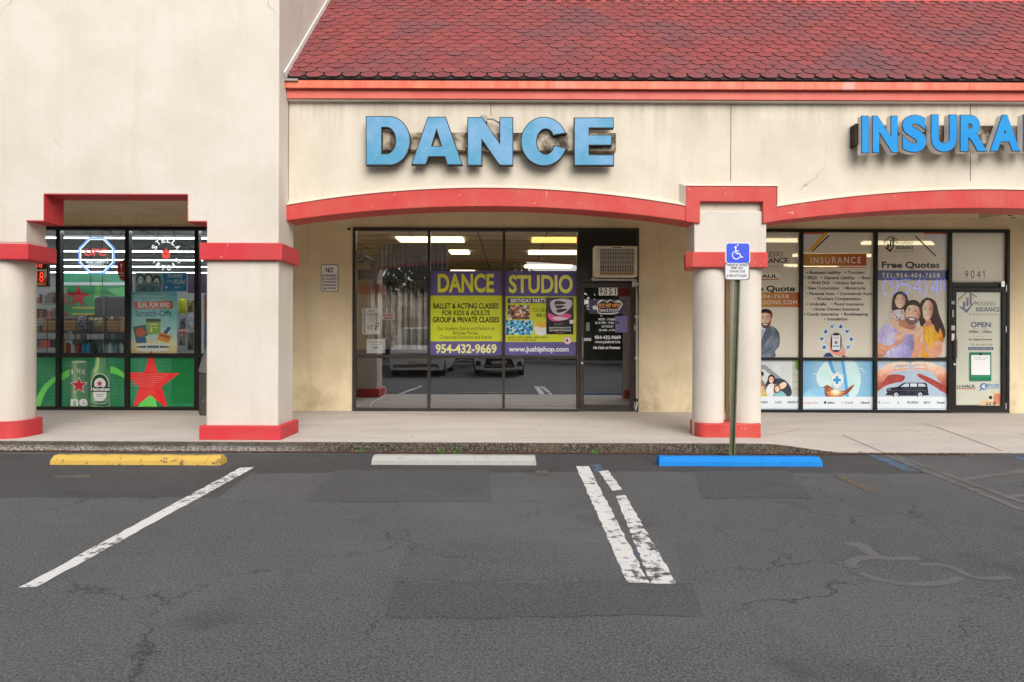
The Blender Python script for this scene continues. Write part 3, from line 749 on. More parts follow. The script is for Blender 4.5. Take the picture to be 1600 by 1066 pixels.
# dance studio door under a black transom panel
za, zb2 = wz(441, YW), wz(436, YW)
m = MB(); m.box(DE[3][0], DE[3][1], YW-.01, YW+.05, zb2, ZH-.05, BLACK); m.build("transom_panel", plaza)
m = MB(); m.box(DE[3][0], DE[3][1], YW-.032, YW+.07, za, zb2, BRONZE); m.build("door_head", plaza, bevel=.004)
d_dance = door(DE[3][0]+.004, DE[3][1]-.004, za-.006, BRONZE, GLASS_DANCE, .075)
zt_i = wz(441, YW)
m = MB(); m.box(IE[3][0], IE[3][1], YW-.032, YW+.07, wz(446, YW), wz(439.5, YW), BLACKF); m.build("door_head", plaza, bevel=.004)
m = MB(); m.face([(IE[3][0]-.01, YW+.03, wz(441, YW)), (IE[3][1]+.01, YW+.03, wz(441, YW)), (IE[3][1]+.01, YW+.03, ZH-.04), (IE[3][0]-.01, YW+.03, ZH-.04)], GLASS_CLEAR); m.build("transom_pane", plaza, recalc=False)
d_ins = door(IE[3][0]+.004, IE[3][1]-.004, wz(446.6, YW), BLACKF, GLASS_CLEAR, .07)
# ------------------------------------------------------------------ channel letter signs
def face_mat(name, c1, c2, c3):
    m, t, b = new_mat(name); co = geo_pos(t)
    n = noise(t, co, 2.4, 4, .55); n2 = noise(t, co, 14, 4, .6)
    c = mix(t, ramp(t, n, [(.40, bl(0)), (.60, bl(1))]), c1, c2)
    c = mix(t, ramp(t, n2, [(.55, bl(0)), (.75, bl(.4))]), c, c3)
    t.links.new(c, b.inputs["Base Color"]); b.inputs["Roughness"].default_value = .4; b.inputs["Specular IOR Level"].default_value = .15
    return m
SKYBLUE = face_mat("faded_blue_acrylic", (.085, .29, .46), (.165, .345, .55), (.24, .44, .60))
BLUE = face_mat("blue_acrylic", (.002, .235, .62), (.008, .26, .60), (.03, .29, .60))
RIM = painted("rusty_black_rim", (.02, .018, .016), (.09, .05, .03), .6, 6, 60, .6, .1, False)
GRIME = painted("grimy_raceway", (.50, .43, .33), (.055, .036, .02), 1.5, 5, 40, .7, .1)
WHITE_RET = painted("white_letter_return", (.84, .83, .81), (.45, .40, .35), .4, 6, 60, .5, .1)
YL = 8.285
def loop(pts, Y): return [(lambda q: (q[0], q[2]))(W(x, y, Y)) for x, y in pts]
def cr(px, py, s, ox, oy): return (ox+px/s, oy+py/s)
S1 = lambda pts: [cr(x, y, 3.721, 550, 160) for x, y in pts]
def ellp(cx, cy, rx, ry, a0, a1, n=24): return [(cx+rx*math.cos(math.radians(a0+(a1-a0)*i/n)), cy+ry*math.sin(math.radians(a0+(a1-a0)*i/n))) for i in range(n+1)]
LET = {
 'D': [[(80, 80), (205, 80)]+ellp(215, 224, 125, 144, -85, 85)+[(205, 367), (80, 367)], [(175, 148), (196, 148)]+ellp(200, 223, 52, 75, -85, 85)+[(196, 298), (175, 298)]],
 'A': [[(343, 364), (440, 84), (546, 84), (645, 366), (553, 366), (539, 319), (447, 319), (431, 364)], [(466, 253), (492, 168), (518, 253)]],
 'N': [[(670, 86), (757, 86), (857, 232), (857, 86), (938, 86), (938, 369), (857, 369), (757, 225), (757, 369), (670, 369)]],
 'C': [[(1250, 180)]+ellp(1116, 228, 135, 144, -22, -338, 44)+[(1254, 270), (1172, 247)]+ellp(1126, 229, 50, 72, 22, 334, 30)+[(1172, 194)]],
 'E': [[(1290, 88), (1522, 88), (1522, 152), (1380, 152), (1380, 188), (1512, 188), (1512, 252), (1380, 252), (1380, 304), (1524, 304), (1524, 369), (1290, 369)]]}
q0, q1 = W(598, 208, 8.38), W(962, 237, 8.38)
dance = thing("dance_sign", "large faded sky blue capital letters reading DANCE on a grimy mounting bar", "shop sign", ((q0[0]+q1[0])/2, 8.43, q1[2]))
m = MB(); m.box(q0[0], q1[0], 8.345, 8.439, q1[2], q0[2], GRIME); m.build("raceway", dance, bevel=.004)
for ch_, lps in LET.items():
    m = MB(); solid([loop(S1(l), YL) for l in lps], YL, YL+.06, RIM, 0., m); lo = m.build("letter", dance)
    m = MB(); solid([loop(S1(l), YL) for l in lps], YL-.006, YL+.004, SKYBLUE, -.011, m); m.build("letter_face", lo)
m = MB(); a = W(750, 182, 8.3); m.box(a[0], a[0]+.085, 8.30, 8.40, a[2]-.06, a[2]+.015, plain("grey_box", (.30, .29, .27), .6))
m.tube([(a[0]+.08, 8.36, a[2]-.01), (a[0]+.16, 8.36, a[2]-.015), (a[0]+.24, 8.37, a[2]-.06), (a[0]+.25, 8.38, a[2]-.16)], .012, plain("grey_conduit", (.25, .24, .23), .6)); m.build("junction_box", dance)
YI = 8.23
q0, q1 = W(1337, 197, 8.36), W(1660, 226, 8.36)
ins = thing("insurance_sign", "bright blue capital letters reading INSURAN with white sides at the right edge of the wall", "shop sign", ((q0[0]+q1[0])/2, 8.43, q1[2]))
m = MB(); m.box(q0[0], q1[0], 8.33, 8.439, q1[2], q0[2], GRIME); m.box(q0[0]-.03, q0[0]+.01, 8.30, 8.439, q1[2]-.03, q0[2]+.01, RIM); m.build("raceway", ins)
for ch_, x0, x1, y0, y1 in (('I', 1345.5, 1357.5, 181, 240), ('N', 1362.5, 1402.5, 181, 239.5), ('S', 1408.5, 1448, 179.5, 239), ('U', 1454, 1495, 179, 238.5), ('R', 1499.5, 1543, 179.5, 237.5), ('A', 1545.5, 1594, 179.5, 237), ('N', 1598, 1640, 179, 237)):
    bold = .06; vs, fs = glyphs(ch_, bold)
    xs_ = [v[0] for v in vs]; ys_ = [v[1] for v in vs]; A, B, C, D = min(xs_), max(xs_), min(ys_), max(ys_)
    def put(front, back, mat, shr, name, parent):
        c = bpy.data.curves.new("t", 'FONT'); c.body = ch_; c.offset = bold-shr; c.extrude = .5; c.resolution_u = 6
        o = bpy.data.objects.new("t", c); COL.objects.link(o); dg = bpy.context.evaluated_depsgraph_get(); dg.update(); e = o.evaluated_get(dg); me = e.to_mesh()
        P = []
        for v in me.vertices:
            px = x0+(v.co.x-A)/(B-A)*(x1-x0); py = y1-(v.co.y-C)/(D-C)*(y1-y0); q = W(px, py, YI); P.append((q[0], front if v.co.z > 0 else back, q[2]))
        mb = MB(); mb.mesh(P, [tuple(p.vertices) for p in me.polygons], mat); e.to_mesh_clear(); bpy.data.objects.remove(o); bpy.data.curves.remove(c)
        return mb.build(name, parent)
    lo = put(YI, YI+.09, WHITE_RET, 0., "letter", ins)
    put(YI-.004, YI+.002, RIM, .0, "letter_rim", lo); put(YI-.009, YI-.002, BLUE, .014, "letter_face", lo)

# ------------------------------------------------------------------ printed window graphics
YP = YW+.046        # inside the glass
YO = YW+.026        # stuck on the outside of the glass
VIO, YEL, INKB = "#5a4f8e", "#d6e03c", "#23241a"
VIOM = painted("violet_print", lin("#645a94"), lin("#756cab"), .5, 3, 30, .4, .0, False)
YELM = painted("lime_print", lin("#d3de34"), lin("#c3cf34"), .4, 3, 30, .4, .0, False)
a = Art(YO)
a.rect(672, 423.5, 786, 555.5, VIOM, 0); a.rect(672, 462, 786, 533.5, YELM, 1)
a.text("DANCE", 684, 428, 772, 457, YEL, .035, 2)
a.text("BALLET & ACTING CLASSES", 677, 474, 779, 482.5, INKB, .03, 2)
a.text("FOR KIDS & ADULTS", 691, 485, 765.5, 493, "#4a4d22", .03, 2)
a.text("GROUP & PRIVATE CLASSES", 676, 495.5, 780, 504, INKB, .03, 2)
a.text("Our Students Dance and Perform at", 683, 510.5, 773, 516, "#3a3d22", .0, 2)
a.text("Birthday Parties,", 708, 517.5, 748, 523, "#3a3d22", .0, 2)
a.text("Corporate Functions and Events.", 687, 524, 769, 529.5, "#3a3d22", .0, 2)
a.text("954-432-9669", 680.5, 538, 776, 552, "#e9ee8e", .03, 2)
a.build("window_banner", "lime and violet window banner headed DANCE with a phone number", "banner", "window banners of the studio")
a = Art(YO)
a.rect(788.5, 423.5, 902, 555.5, VIOM, 0); a.rect(790, 463, 901.5, 534.5, YELM, 1)
a.text("STUDIO", 795, 430, 895, 458, YEL, .035, 2)
a.rect(793, 466, 853, 474, "#33364a", 2); a.text("BIRTHDAY PARTY", 798, 467, 853, 473, "#f2f2f2", .03, 3)
def mosaic(x0, y0, x1, y1, nx, ny, cols, l, jit=.6):
    for i in range(nx):
        for j in range(ny):
            cx = x0+(x1-x0)*(i+.5)/nx+random.uniform(-.3, .3)*(x1-x0)/nx; cy = y0+(y1-y0)*(j+.5)/ny+random.uniform(-.3, .3)*(y1-y0)/ny
            a.ell(min(x1-1, max(x0+1, cx)), min(y1-1, max(y0+1, cy)), (x1-x0)/nx*jit, (y1-y0)/ny*jit*1.3, random.choice(cols), l+random.random()*.8, random.uniform(0, 3), 7)
a.rect(794, 477, 827, 499, "#6f5b4c", 2); mosaic(794, 477, 827, 499, 11, 7, ["#3a2c28", "#8d7566", "#c9a88f", "#5d4a42", "#d8c8bb", "#2b2422", "#a4552f"], 3)
a.rect(791, 501, 832, 523, "#5fb0dc", 2); mosaic(791, 501, 832, 523, 13, 8, ["#2f7fb8", "#8fd3ee", "#1d4f8f", "#bfe8f6", "#3c98cc", "#24407c"], 3)
a.text("YOU BRING IT", 831.5, 481.5, 867, 488, "#5a5d24", .01, 2); a.text("WE DO IT", 837, 490, 866, 496, "#3a3d1c", .03, 2)
a.ell(846, 515, 11, 9, "#e8d5c8", 2); a.ell(846, 518, 10, 6.5, "#f6eff0", 3); a.blob([(837, 508), (842, 503), (848, 505), (854, 503), (856, 510), (846, 512)], "#e2a23c", 3)
a.text("LIVE DJ - FOOD & DRINKS - PARTY LIGHTS", 794, 526, 856, 529, "#44471c", .02, 2); a.text("INTERACTIVE GAMES & MORE", 794, 530, 838, 533, "#8a4a34", .02, 2)
a.ell(887, 532, 6.5, 6.5, "#c98a86", 3); a.ell(887, 532, 5, 5, "#e9dfe6", 4); a.ell(886, 532, 2, 3, "#7b4f88", 5)
a.text("www.jushiphop.com", 795, 541.5, 888.5, 549.5, "#f3f5d5", .03, 2)
a.build("window_banner", "violet and lime window banner headed STUDIO with small party photos", "banner", "window banners of the studio")
a = Art(YO-.006)
a.rect(853.5, 465, 896, 522.5, "#171216", 0); a.blob([(862, 470), (880, 467), (893, 470), (892, 480), (878, 492), (866, 490), (860, 480)], "#b9b4c6", 1)
a.blob([(866, 473), (873, 470), (884, 474), (878, 480), (886, 484), (872, 489), (869, 482)], "#151017", 2)
a.blob([(857, 489), (870, 494), (886, 490), (893, 494), (884, 500), (866, 502), (858, 498)], "#e0508c", 3); a.blob([(863, 497), (874, 495), (888, 498), (872, 501)], "#f6b8cf", 4)
for i in range(5): a.line([(868, 474+3*i), (884, 472.5+3*i)], 1.1, "#cfc9d8" if i % 2 else "#241c26", 4)
a.text("DJ PARTY", 866, 505, 880, 509, "#6a5f70", .03, 2); a.text("DANCE THE NIGHT AWAY", 858, 511, 892, 513.5, "#d8d2d8", .02, 2); a.text("AND LEARN IN THE DJ LAB", 858, 515, 892, 517.5, "#d8d2d8", .02, 2); a.text("CALL NOW", 868, 519, 881, 521, "#c46070", .02, 2)
a.rect(890, 500, 897, 506, "#c9c4ca", 3)
a.build("party_poster", "black party poster with pink and silver splashes stuck over the violet banner", "poster")
# small notices in the first studio window
a = Art(YP); a.rect(566, 481.5, 594, 522.5, "#dfe4e2", 0)
for i in range(12): a.rect(567.5, 483+3.2*i, 571, 484.9+3.2*i, "#34383a", 1)
a.text("PIANO", 573.5, 489, 589, 494.5, "#33373b", .0, 1); a.text("Lessons", 575, 484, 584, 487, "#33373b", .02, 1)
a.text("GUITAR VOICE", 575, 497, 588, 499, "#6a6f70", 0, 1); a.text("DRUMS", 577, 500.5, 586, 502.5, "#6a6f70", 0, 1)
a.line(smooth_loop([(588, 514), (586.5, 513), (587, 510.5), (590, 511), (591.5, 507.5), (588, 504.5), (585.5, 507.5), (588.5, 511.5), (591.5, 506), (590, 499), (591.5, 493), (589, 489.5), (587.8, 495), (589, 514)], 4, False), .9, "#1f2224", 2)
a.ell(587, 514.5, 1.6, 1.6, "#1f2224", 3); a.text("ALL AGES", 573.5, 508, 583, 511, "#33373b", .02, 1); a.text("WELCOME", 573.5, 512, 583, 514.5, "#33373b", .02, 1)
a.build("piano_flyer", "white flyer for piano lessons with a treble clef and a keyboard edge", "flyer")
a = Art(YP); a.rect(597.5, 489, 616.5, 500, "#dcdcd8", 0); a.text("NOTARY", 599, 491, 614.5, 494.5, "#b33b34", .03, 1); a.text("PUBLIC", 600, 495.7, 614, 499, "#b33b34", .03, 1)
a.build("notary_sign", "small white notice with red lettering beside the piano flyer", "notice")
a = Art(YP); a.rect(573, 530, 602, 552, "#cfe0e2", 0); a.text("Now Enrolling!", 576, 533, 598, 536, "#4a545c", .02, 1); a.text("call 954-432", 578, 537.5, 597, 539.5, "#59646a", .01, 1); a.text("9669", 582, 541.5, 592, 545, "#3a444c", .03, 1); a.rect(577, 547, 598, 548, "#9aacb0", 1)
a.build("enrolment_notice", "pale blue printed notice at the bottom of the first studio window", "notice")

def one(a, x0, y0, x1, y1, w_, mt): a.poly([(x1-w_, y1), (x1, y1), (x1, y0), (x1-w_*.7, y0), (x0, y0+(y1-y0)*.17), (x0, y0+(y1-y0)*.30), (x1-w_, y0+(y1-y0)*.2)], mt, 1)
# studio door lettering
YD = YW+.002
a = Art(YD, .0008)
for i, c in enumerate("9051"):
    x = 935.5+7.35*i; a.rect(x, 449, x+7.0, 461.8, "#cfd0c6", 0); one(a, x+2, 450.5, x+4.8, 460.4, 1.6, "#111111") if c == '1' else a.text(c, x+1.2, 450.5, x+5.9, 460.4, "#111111", .02, 1)
a.build("house_number", "four cream number tiles reading 9051 on the dark studio door", "house number")
a = Art(YD, .0008)
a.rect(920, 468, 977.5, 490.5, painted("violet_decal", lin("#4d4766"), lin("#5d5880"), .4, 4, 30, .4, 0, False), 0)
a.blob([(925.5, 480), (930, 477), (933, 479), (934, 472), (941, 468.5), (948, 471), (953, 468.2), (959, 471), (966, 469), (972, 473), (972.5, 477), (968, 484), (967, 488), (960, 491), (940, 491), (934.5, 489), (933, 484), (928, 484)], "#dcdad6", 1)
a.blob([(934, 477), (937, 473), (943, 470), (949, 473), (953, 470), (960, 472), (970, 473.5), (970, 477), (966, 483), (966, 488), (938, 489), (935, 484)], "#171314", 2)
a.text("JUS HIP HOP", 935, 475, 969, 481, "#d8782c", .05, 3, shear=.15); a.text("DANCE STUDIO", 937, 483, 966, 487.3, "#e8e4dc", .04, 3)
a.text("JUS HIP HOP", 935, 474.4, 969, 477.4, "#e9b45c", .0, 4, shear=.15)
a.build("studio_decal", "cartoon bubble lettered studio decal on a violet band on the door", "decal")
ho = thing("opening_hours", "white opening hours and phone number lettered on the dark studio door", "door lettering", W(949, 546, YD))
for s, x0, x1, y in (("MON - THURS", 935, 962, 499), ("5:15 PM - 9:30 PM", 930, 967, 504.5), ("SATURDAY", 940, 959, 510.3), ("10 AM - 4 PM", 936, 962, 516)): a = Art(YD); a.text(s, x0, y-1.8, x1, y+1.8, "#c9c9cf", .03, 0); a.build("text_line", "", "", parent=ho)
for s, x0, y0, x1, y1, sh_ in (("954-432-9669", 929, 524.5, 970, 530, 0), ("WWW.JUSHIPHOP.COM", 930, 533, 969, 536.5, 0), ("No Cash on Premises", 927, 541, 969, 545.5, .2)): a = Art(YD); a.text(s, x0, y0, x1, y1, "#e4e4e4", .03, 0, shear=sh_); a.build("text_line", "", "", parent=ho)
a = Art(YD, .0008); a.rect(961, 494, 980.5, 519.5, "#6b6490", 0); a.build("door_notice", "plain faded violet paper taped to the studio door beside the hours", "notice")

# ------------------------------------------------------------------ insurance shop graphics
NAVY, ORG, GOLD, INKD = "#1d2c66", "#bf5c1c", "#c89a2c", "#2c2a2c"
SKIN, SKIN2, SKIN3, HAIR = "#cf9a80", "#b98068", "#e0b29a", "#231a1a"
def tone_mat(n, stops, ax, v0, v1, sc=10, amt=.35):
    """printed photo tone running across one figure"""
    m, t, b = new_mat(n); sx = nd(t, "ShaderNodeSeparateXYZ"); t.links.new(geo_pos(t), sx.inputs[0])
    f = math_(t, 'ADD', math_(t, 'DIVIDE', math_(t, 'SUBTRACT', sx.outputs[ax], v0), v1-v0), math_(t, 'MULTIPLY', math_(t, 'SUBTRACT', noise(t, geo_pos(t), sc, 4), .5), amt*2))
    t.links.new(ramp(t, f, [(p, tuple(min(.85, q*KI) for q in lin(h))) for p, h in stops]), b.inputs["Base Color"]); b.inputs["Roughness"].default_value = .2; return m
FACE = [(0, "#b98068"), (.25, "#e2b197"), (.5, "#e9bda3"), (.8, "#c48c72"), (1, "#94614c")]
xw = lambda p: wx(p, YW)
HANDP = tone_mat("hand_print", [(0, "#7e4238"), (.35, "#b6735e"), (.65, "#d9a48e"), (1, "#efcdbd")], 2, wz(608, YW, 1425), wz(564, YW, 1425), 14, .3)
def gold_bar(n, c1, c2, x0, x1):
    m, t, b = new_mat(n); sx = nd(t, "ShaderNodeSeparateXYZ"); t.links.new(geo_pos(t), sx.inputs[0])
    f = math_(t, 'DIVIDE', math_(t, 'SUBTRACT', sx.outputs[0], x0), x1-x0, True)
    t.links.new(mix(t, f, lin(c1), lin(c2)), b.inputs["Base Color"]); b.inputs["Roughness"].default_value = .4; return m
def logo(a, x, y, s, l, col=INKD):
    """roof chevron over rising bars and a tick"""
    q = lambda pts: [(x+px*s, y+py*s) for px, py in pts]
    a.line(q([(-15, -1), (0, -15), (15, -6)]), 1.6*s, col, l); a.line(q([(-14, 3), (0, -11), (12, -4)]), 1.1*s, GOLD, l+.2)
    for i, (h) in enumerate((8, 13, 18)): a.rect(x+(-7+5.2*i)*s, y+(9-h-2*i)*s, x+(-3.4+5.2*i)*s, y+(10-2*i)*s, NAVY if col != INKD else col, l+.3)
    a.poly(q([(-14, 8), (-5, 10), (-2, 14), (14, -2), (-1, 19)]), NAVY if col != INKD else col, l+.4)
def panel_art(x0, y0, x1, y1, bgm):
    a = Art(YO); a.rect(x0, y0, x1, y1, bgm, 0); return a
# pane behind the column: man in a suit
a = panel_art(1137, 361, 1249.5, 558.5, FILM)
a.text("PROGRESSO", 1170, 393.5, 1223, 401, INKD, .0, 2); a.text("INSURANCE", 1170, 403, 1231, 411, INKD, .02, 2); a.text("& Multiservices Inc", 1170, 414.5, 1231, 417.5, "#6a655c", .0, 2)
a.rect(1164, 427, 1217.5, 436, "#d8d3c6", 2); a.text("U-HAUL", 1168, 429, 1215, 434.5, INKD, .06, 3); a.rect(1164, 436, 1217.5, 437.5, "#a8482a", 3)
a.text("Free Quote", 1163, 446.5, 1242, 455.5, "#1f2024", .05, 2)
a.rect(1137, 457, 1249.5, 480, gold_bar("gold_band", "#c8902a", "#b4581c", wx(1186, YW), wx(1249, YW)), 2)
a.text("954-404-7658", 1163, 460.5, 1232, 466, "#e6dccb", .0, 3, 1.2); a.text("PROGRESSOINS.COM", 1150, 469.5, 1245, 475.5, "#e6dccb", .0, 3, 1.2)
a.blob([(1180, 512), (1193, 509), (1199, 513), (1204, 509), (1213, 514), (1218, 524), (1217.5, 540), (1211, 549), (1210, 558), (1180, 558)], tone_mat("suit_print", [(0, "#4a525f"), (.4, "#7d8796"), (.7, "#626b79"), (1, "#434b57")], 0, xw(1186), xw(1219), 9, .4), 3)
a.blob([(1186, 512), (1196, 508), (1203, 509), (1197, 520), (1191, 532), (1186, 540)], "#dfe3ea", 4); a.poly([(1190, 515), (1194, 514), (1194, 519), (1190, 536), (1186, 540), (1186, 528)], "#8fa9c8", 5)
a.poly([(1197, 512), (1204, 509), (1206, 522), (1190, 545), (1186, 548), (1190, 530)], "#59626f", 6)
a.blob([(1180, 546), (1195, 542), (1210, 530), (1217, 530), (1215, 542), (1205, 552), (1190, 555), (1180, 554)], "#727b8b", 7); a.line([(1180, 554), (1194, 551), (1208, 543)], 1, "#474e5b", 8)
a.blob([(1188, 494), (1189, 488), (1196, 485.5), (1203, 488), (1205, 495), (1204, 504), (1200, 511), (1195, 513.5), (1190, 510), (1188, 502)], tone_mat("face_print", FACE, 0, xw(1186), xw(1206), 12, .1), 8)
a.blob([(1187, 496), (1187, 488), (1193, 483), (1202, 484), (1206.5, 490), (1205.5, 498), (1203.5, 491), (1197, 489), (1190, 490)], HAIR, 9)
a.blob([(1188, 503), (1191, 505.5), (1196, 504.2), (1201, 505), (1204.5, 501), (1203, 508), (1198, 513), (1192, 512)], "#5e453a", 9); a.ell(1199, 498, 3, 5, SKIN3, 8.6); a.ell(1195.5, 507, 3.6, 1.3, "#efe6df", 10)
for x in (1192, 1199.5): a.ell(x, 497, 1.3, .7, "#2c1f1c", 10); a.line([(x-2, 494.8), (x+2, 494.6)], .7, "#2c1f1c", 10)
a.line([(1195.7, 497), (1195, 501), (1197, 501.3)], .6, SKIN2, 10)
a.build("window_graphic", "beige window film with a bearded man in a grey suit under an orange phone band", "window graphic", "window graphics of the insurance shop")
# pane: list of services
a = panel_art(1253.5, 361, 1365.5, 558.5, FILM)
a.poly([(1254, 361), (1297, 361), (1268, 392), (1262, 392), (1284, 366), (1254, 366)], GOLD, 1); a.poly([(1254, 361), (1290, 361), (1286, 366), (1254, 366)], ORG, 2)
a.poly([(1254, 366), (1285, 366), (1261.5, 392), (1254, 392)], "#b9bac0", 3); a.line([(1295, 368), (1269, 393)], 2, "#2a2220", 3)
a.rect(1255, 396.5, 1354, 415.5, gold_bar("gold_title", "#c4942c", "#b5501a", wx(1255, YW), wx(1340, YW)), 1); a.rect(1255, 417.5, 1354, 419, ORG, 1)
a.text("INSURANCE", 1266.5, 402, 1345, 411.5, "#ece2d2", .0, 2, 1.3)
for s, x0, x1, y in (("• Business Liability   • Truckers", 1260, 1351, 426), ("• SR22   • General Liability   • Boat", 1257, 1360, 434.2), ("• FR44 DUI   • Notary Service", 1263, 1349, 442.2), ("• New Corporation   • Motorcycle", 1258, 1352, 450.3),
  ("• Personal Auto  • Commercial Auto", 1260, 1362, 459), ("• Workers Compensation", 1272, 1345, 467), ("• Umbrella    • Flood Insurance", 1260, 1349, 475.3), ("• Home Owners Insurance", 1267, 1343, 483.2), ("• Condo Insurance  • Bookkeeping", 1256, 1356, 491), ("• translation", 1288, 1324, 498.6)):
    a.text(s, x0, y-2.4, x1, y+2.3, INKD, .035, 2)
a.ell(1306, 533, 27, 24, "#c6c7bf", .5)
for i, (x, y) in enumerate(((1300, 510), (1313.5, 510), (1323.5, 518), (1330, 530), (1325.5, 542.5), (1290, 518), (1284, 529.5), (1287.7, 542.5))):
    a.ell(x, y, 5, 5, "#b9cbe0", 1)
    if i % 4 == 0: a.line([(x-2.6, y+2.6), (x+2.6, y-2.6)], 1.3, "#2c4f94", 2); a.line([(x-2.4, y-1.8), (x+2, y+2.4)], 1.3, "#2c4f94", 2.2)
    elif i % 4 == 1: a.ell(x, y+.8, 2.6, 2.2, "#2c4f94", 2); a.ell(x+.6, y-2, 1.2, 1.2, "#2c4f94", 2.2)
    elif i % 4 == 2: a.poly([(x, y+3), (x-3, y-.5), (x-1.6, y-2.4), (x, y-1.2), (x+1.6, y-2.4), (x+3, y-.5)], "#2c4f94", 2)
    else: a.poly([(x-3.2, y), (x, y-2.8), (x+3.2, y)], "#2c4f94", 2); a.rect(x-2.1, y, x+2.1, y+2.6, "#2c4f94", 2.2)
a.blob([(1297, 534), (1300, 530), (1302, 548), (1315, 549), (1314, 540), (1318, 543), (1321, 550), (1318, 556), (1306, 555), (1300, 552), (1296, 545)], "#d08a78", 2)
a.poly([(1290, 552), (1297, 551), (1303, 558), (1286, 558)], "#2a3f6c", 3); a.poly([(1314, 558), (1318, 555), (1323, 558)], "#2a3f6c", 3)
a.poly(smooth_loop([(1299.5, 523), (1313.5, 523), (1313.5, 547.5), (1299.5, 547.5)], 3), "#1d2440", 3); a.rect(1300.2, 523.6, 1312.8, 547, "#d6dde6", 4); a.rect(1303, 522.6, 1310, 524.4, "#1d2440", 5)
a.rect(1302, 527, 1311, 527.8, "#7c8696", 5); a.rect(1303, 529, 1310, 529.6, "#7c8696", 5); a.rect(1304, 533, 1308.5, 537.5, "#6f7787", 5); a.rect(1301.5, 540, 1311.5, 542, "#3d8fa8", 5)
a.build("window_graphic", "beige window film listing services under an orange bar above a ring of icons", "window graphic", "window graphics of the insurance shop")
# pane: family
a = panel_art(1369.5, 361, 1481, 558.5, FILM)
a.poly([(1433, 361), (1480, 361), (1480, 366), (1452, 366), (1475, 392), (1470, 390), (1440, 361)], GOLD, 1); a.poly([(1440, 361), (1480, 361), (1480, 366), (1445, 366)], ORG, 2); a.poly([(1446, 366), (1480, 366), (1480, 398), (1474, 397)], "#b9bac0", 3); a.line([(1430, 369), (1462, 400)], 2, "#2a2220", 3)
logo(a, 1391.5, 380, .75, 1)
a.text("PROGRESSO", 1397, 376, 1427, 382, "#4a463e", 0, 2); a.text("INSURANCE", 1400, 384, 1427, 390, INKD, .02, 2); a.text("& Multiservices Inc", 1392, 392, 1427, 394, "#5a564e", 0, 2)
a.text("Free Quotes", 1378, 409, 1468.5, 419, "#16161c", .055, 2)
a.rect(1369.5, 422.5, 1481, 438, "#22326e", 1); a.text("TEL:954-404-7658", 1378, 427, 1468, 434, "#dfe3ee", .0, 2, 1.25)
# woman in yellow (right)
a.blob([(1437, 487), (1438, 473), (1446, 466), (1456, 467), (1463, 474), (1467, 490), (1474, 508), (1477, 522), (1472, 534), (1462, 535), (1455, 512), (1446, 505), (1440, 512), (1436, 500)], "#2a1b1a", 3)
a.blob([(1441, 512), (1450, 506), (1460, 508), (1470, 515), (1474, 528), (1473, 535), (1460, 536), (1463, 558), (1440, 558), (1440, 540), (1443, 525)], tone_mat("yellow_print", [(0, "#c47c10"), (.4, "#eaa926"), (.7, "#dc9618"), (1, "#a8650c")], 0, xw(1440), xw(1474), 11, .4), 4)
a.blob([(1459, 535), (1472, 534), (1471, 552), (1466, 558), (1452, 558), (1443, 543), (1442, 534), (1448, 536), (1458, 546)], SKIN, 5)
a.poly([(1446, 500), (1454, 500), (1456, 508), (1450, 512), (1445, 508)], SKIN2, 5)
a.blob([(1440, 482), (1442, 474), (1449, 469), (1456, 473), (1458, 482), (1456, 493), (1451, 501), (1447, 501), (1442, 494)], tone_mat("face_print", FACE, 0, xw(1437), xw(1460), 12, .1), 6)
a.blob([(1437, 497), (1437, 478), (1446, 466), (1450, 466.5), (1444, 473), (1441, 482), (1442, 494), (1441, 506)], "#2a1b1a", 7); a.blob([(1449, 467), (1457, 468), (1463, 478), (1468, 500), (1466, 520), (1460, 512), (1457, 494), (1458, 480), (1455, 472)], "#2a1b1a", 7)
a.ell(1446, 486, 2.2, 6, "#ecc6b2", 6.5); a.poly([(1455, 480), (1457.5, 484), (1455.5, 494), (1452, 500), (1454, 490)], SKIN2, 6.6); a.ell(1449, 494.5, 3.6, 1.4, "#f0e4dd", 8, -.1); a.line([(1445.5, 493.6), (1449, 493), (1452.6, 493.2)], .7, "#a8514c", 9)
for x in (1445.5, 1453): a.ell(x, 483.6, 1.4, .8, "#2c1f1c", 8); a.line([(x-2, 481.2), (x+2, 481)], .7, "#3c2a24", 8)
a.line([(1449.5, 484), (1448.6, 489), (1450.3, 489.4)], .6, SKIN2, 8)
# man in lilac (middle)
a.blob([(1369.6, 535), (1377, 512), (1387, 505), (1398, 506), (1404, 514), (1418, 513), (1430, 516), (1432, 534), (1430, 558), (1384, 558), (1385, 540)], tone_mat("lilac_print", [(0, "#9a94c8"), (.3, "#bdb8e2"), (.6, "#a39dd0"), (1, "#77719f")], 0, xw(1370), xw(1432), 9, .45), 8)
a.blob([(1376, 514), (1386, 506), (1391, 509), (1386, 525), (1384, 540), (1371, 534)], "#b3aed8", 9)
a.blob([(1371, 535), (1384, 540), (1398, 536), (1402, 528), (1411, 520), (1413, 524), (1409, 533), (1392, 545), (1380, 553), (1372, 552)], SKIN, 10)
a.blob([(1369.6, 540), (1382, 545), (1384, 552), (1378, 558), (1369.6, 558)], SKIN2, 9)
a.blob([(1399, 522), (1406, 517), (1412, 519), (1411, 526), (1403, 532), (1397, 529)], SKIN3, 11)
for i in range(4): a.line([(1400+2.8*i, 524.5-1.5*i), (1406+2.3*i, 518.5-.8*i+i*.6)], .5, SKIN2, 12)
a.blob([(1426, 520), (1432, 512), (1440, 510), (1442, 520), (1438, 530), (1441, 545), (1436, 557), (1424, 558), (1428, 540)], SKIN, 10); a.blob([(1428, 517), (1434, 510), (1441, 512), (1442, 520), (1436, 526), (1430, 526)], SKIN3, 11)
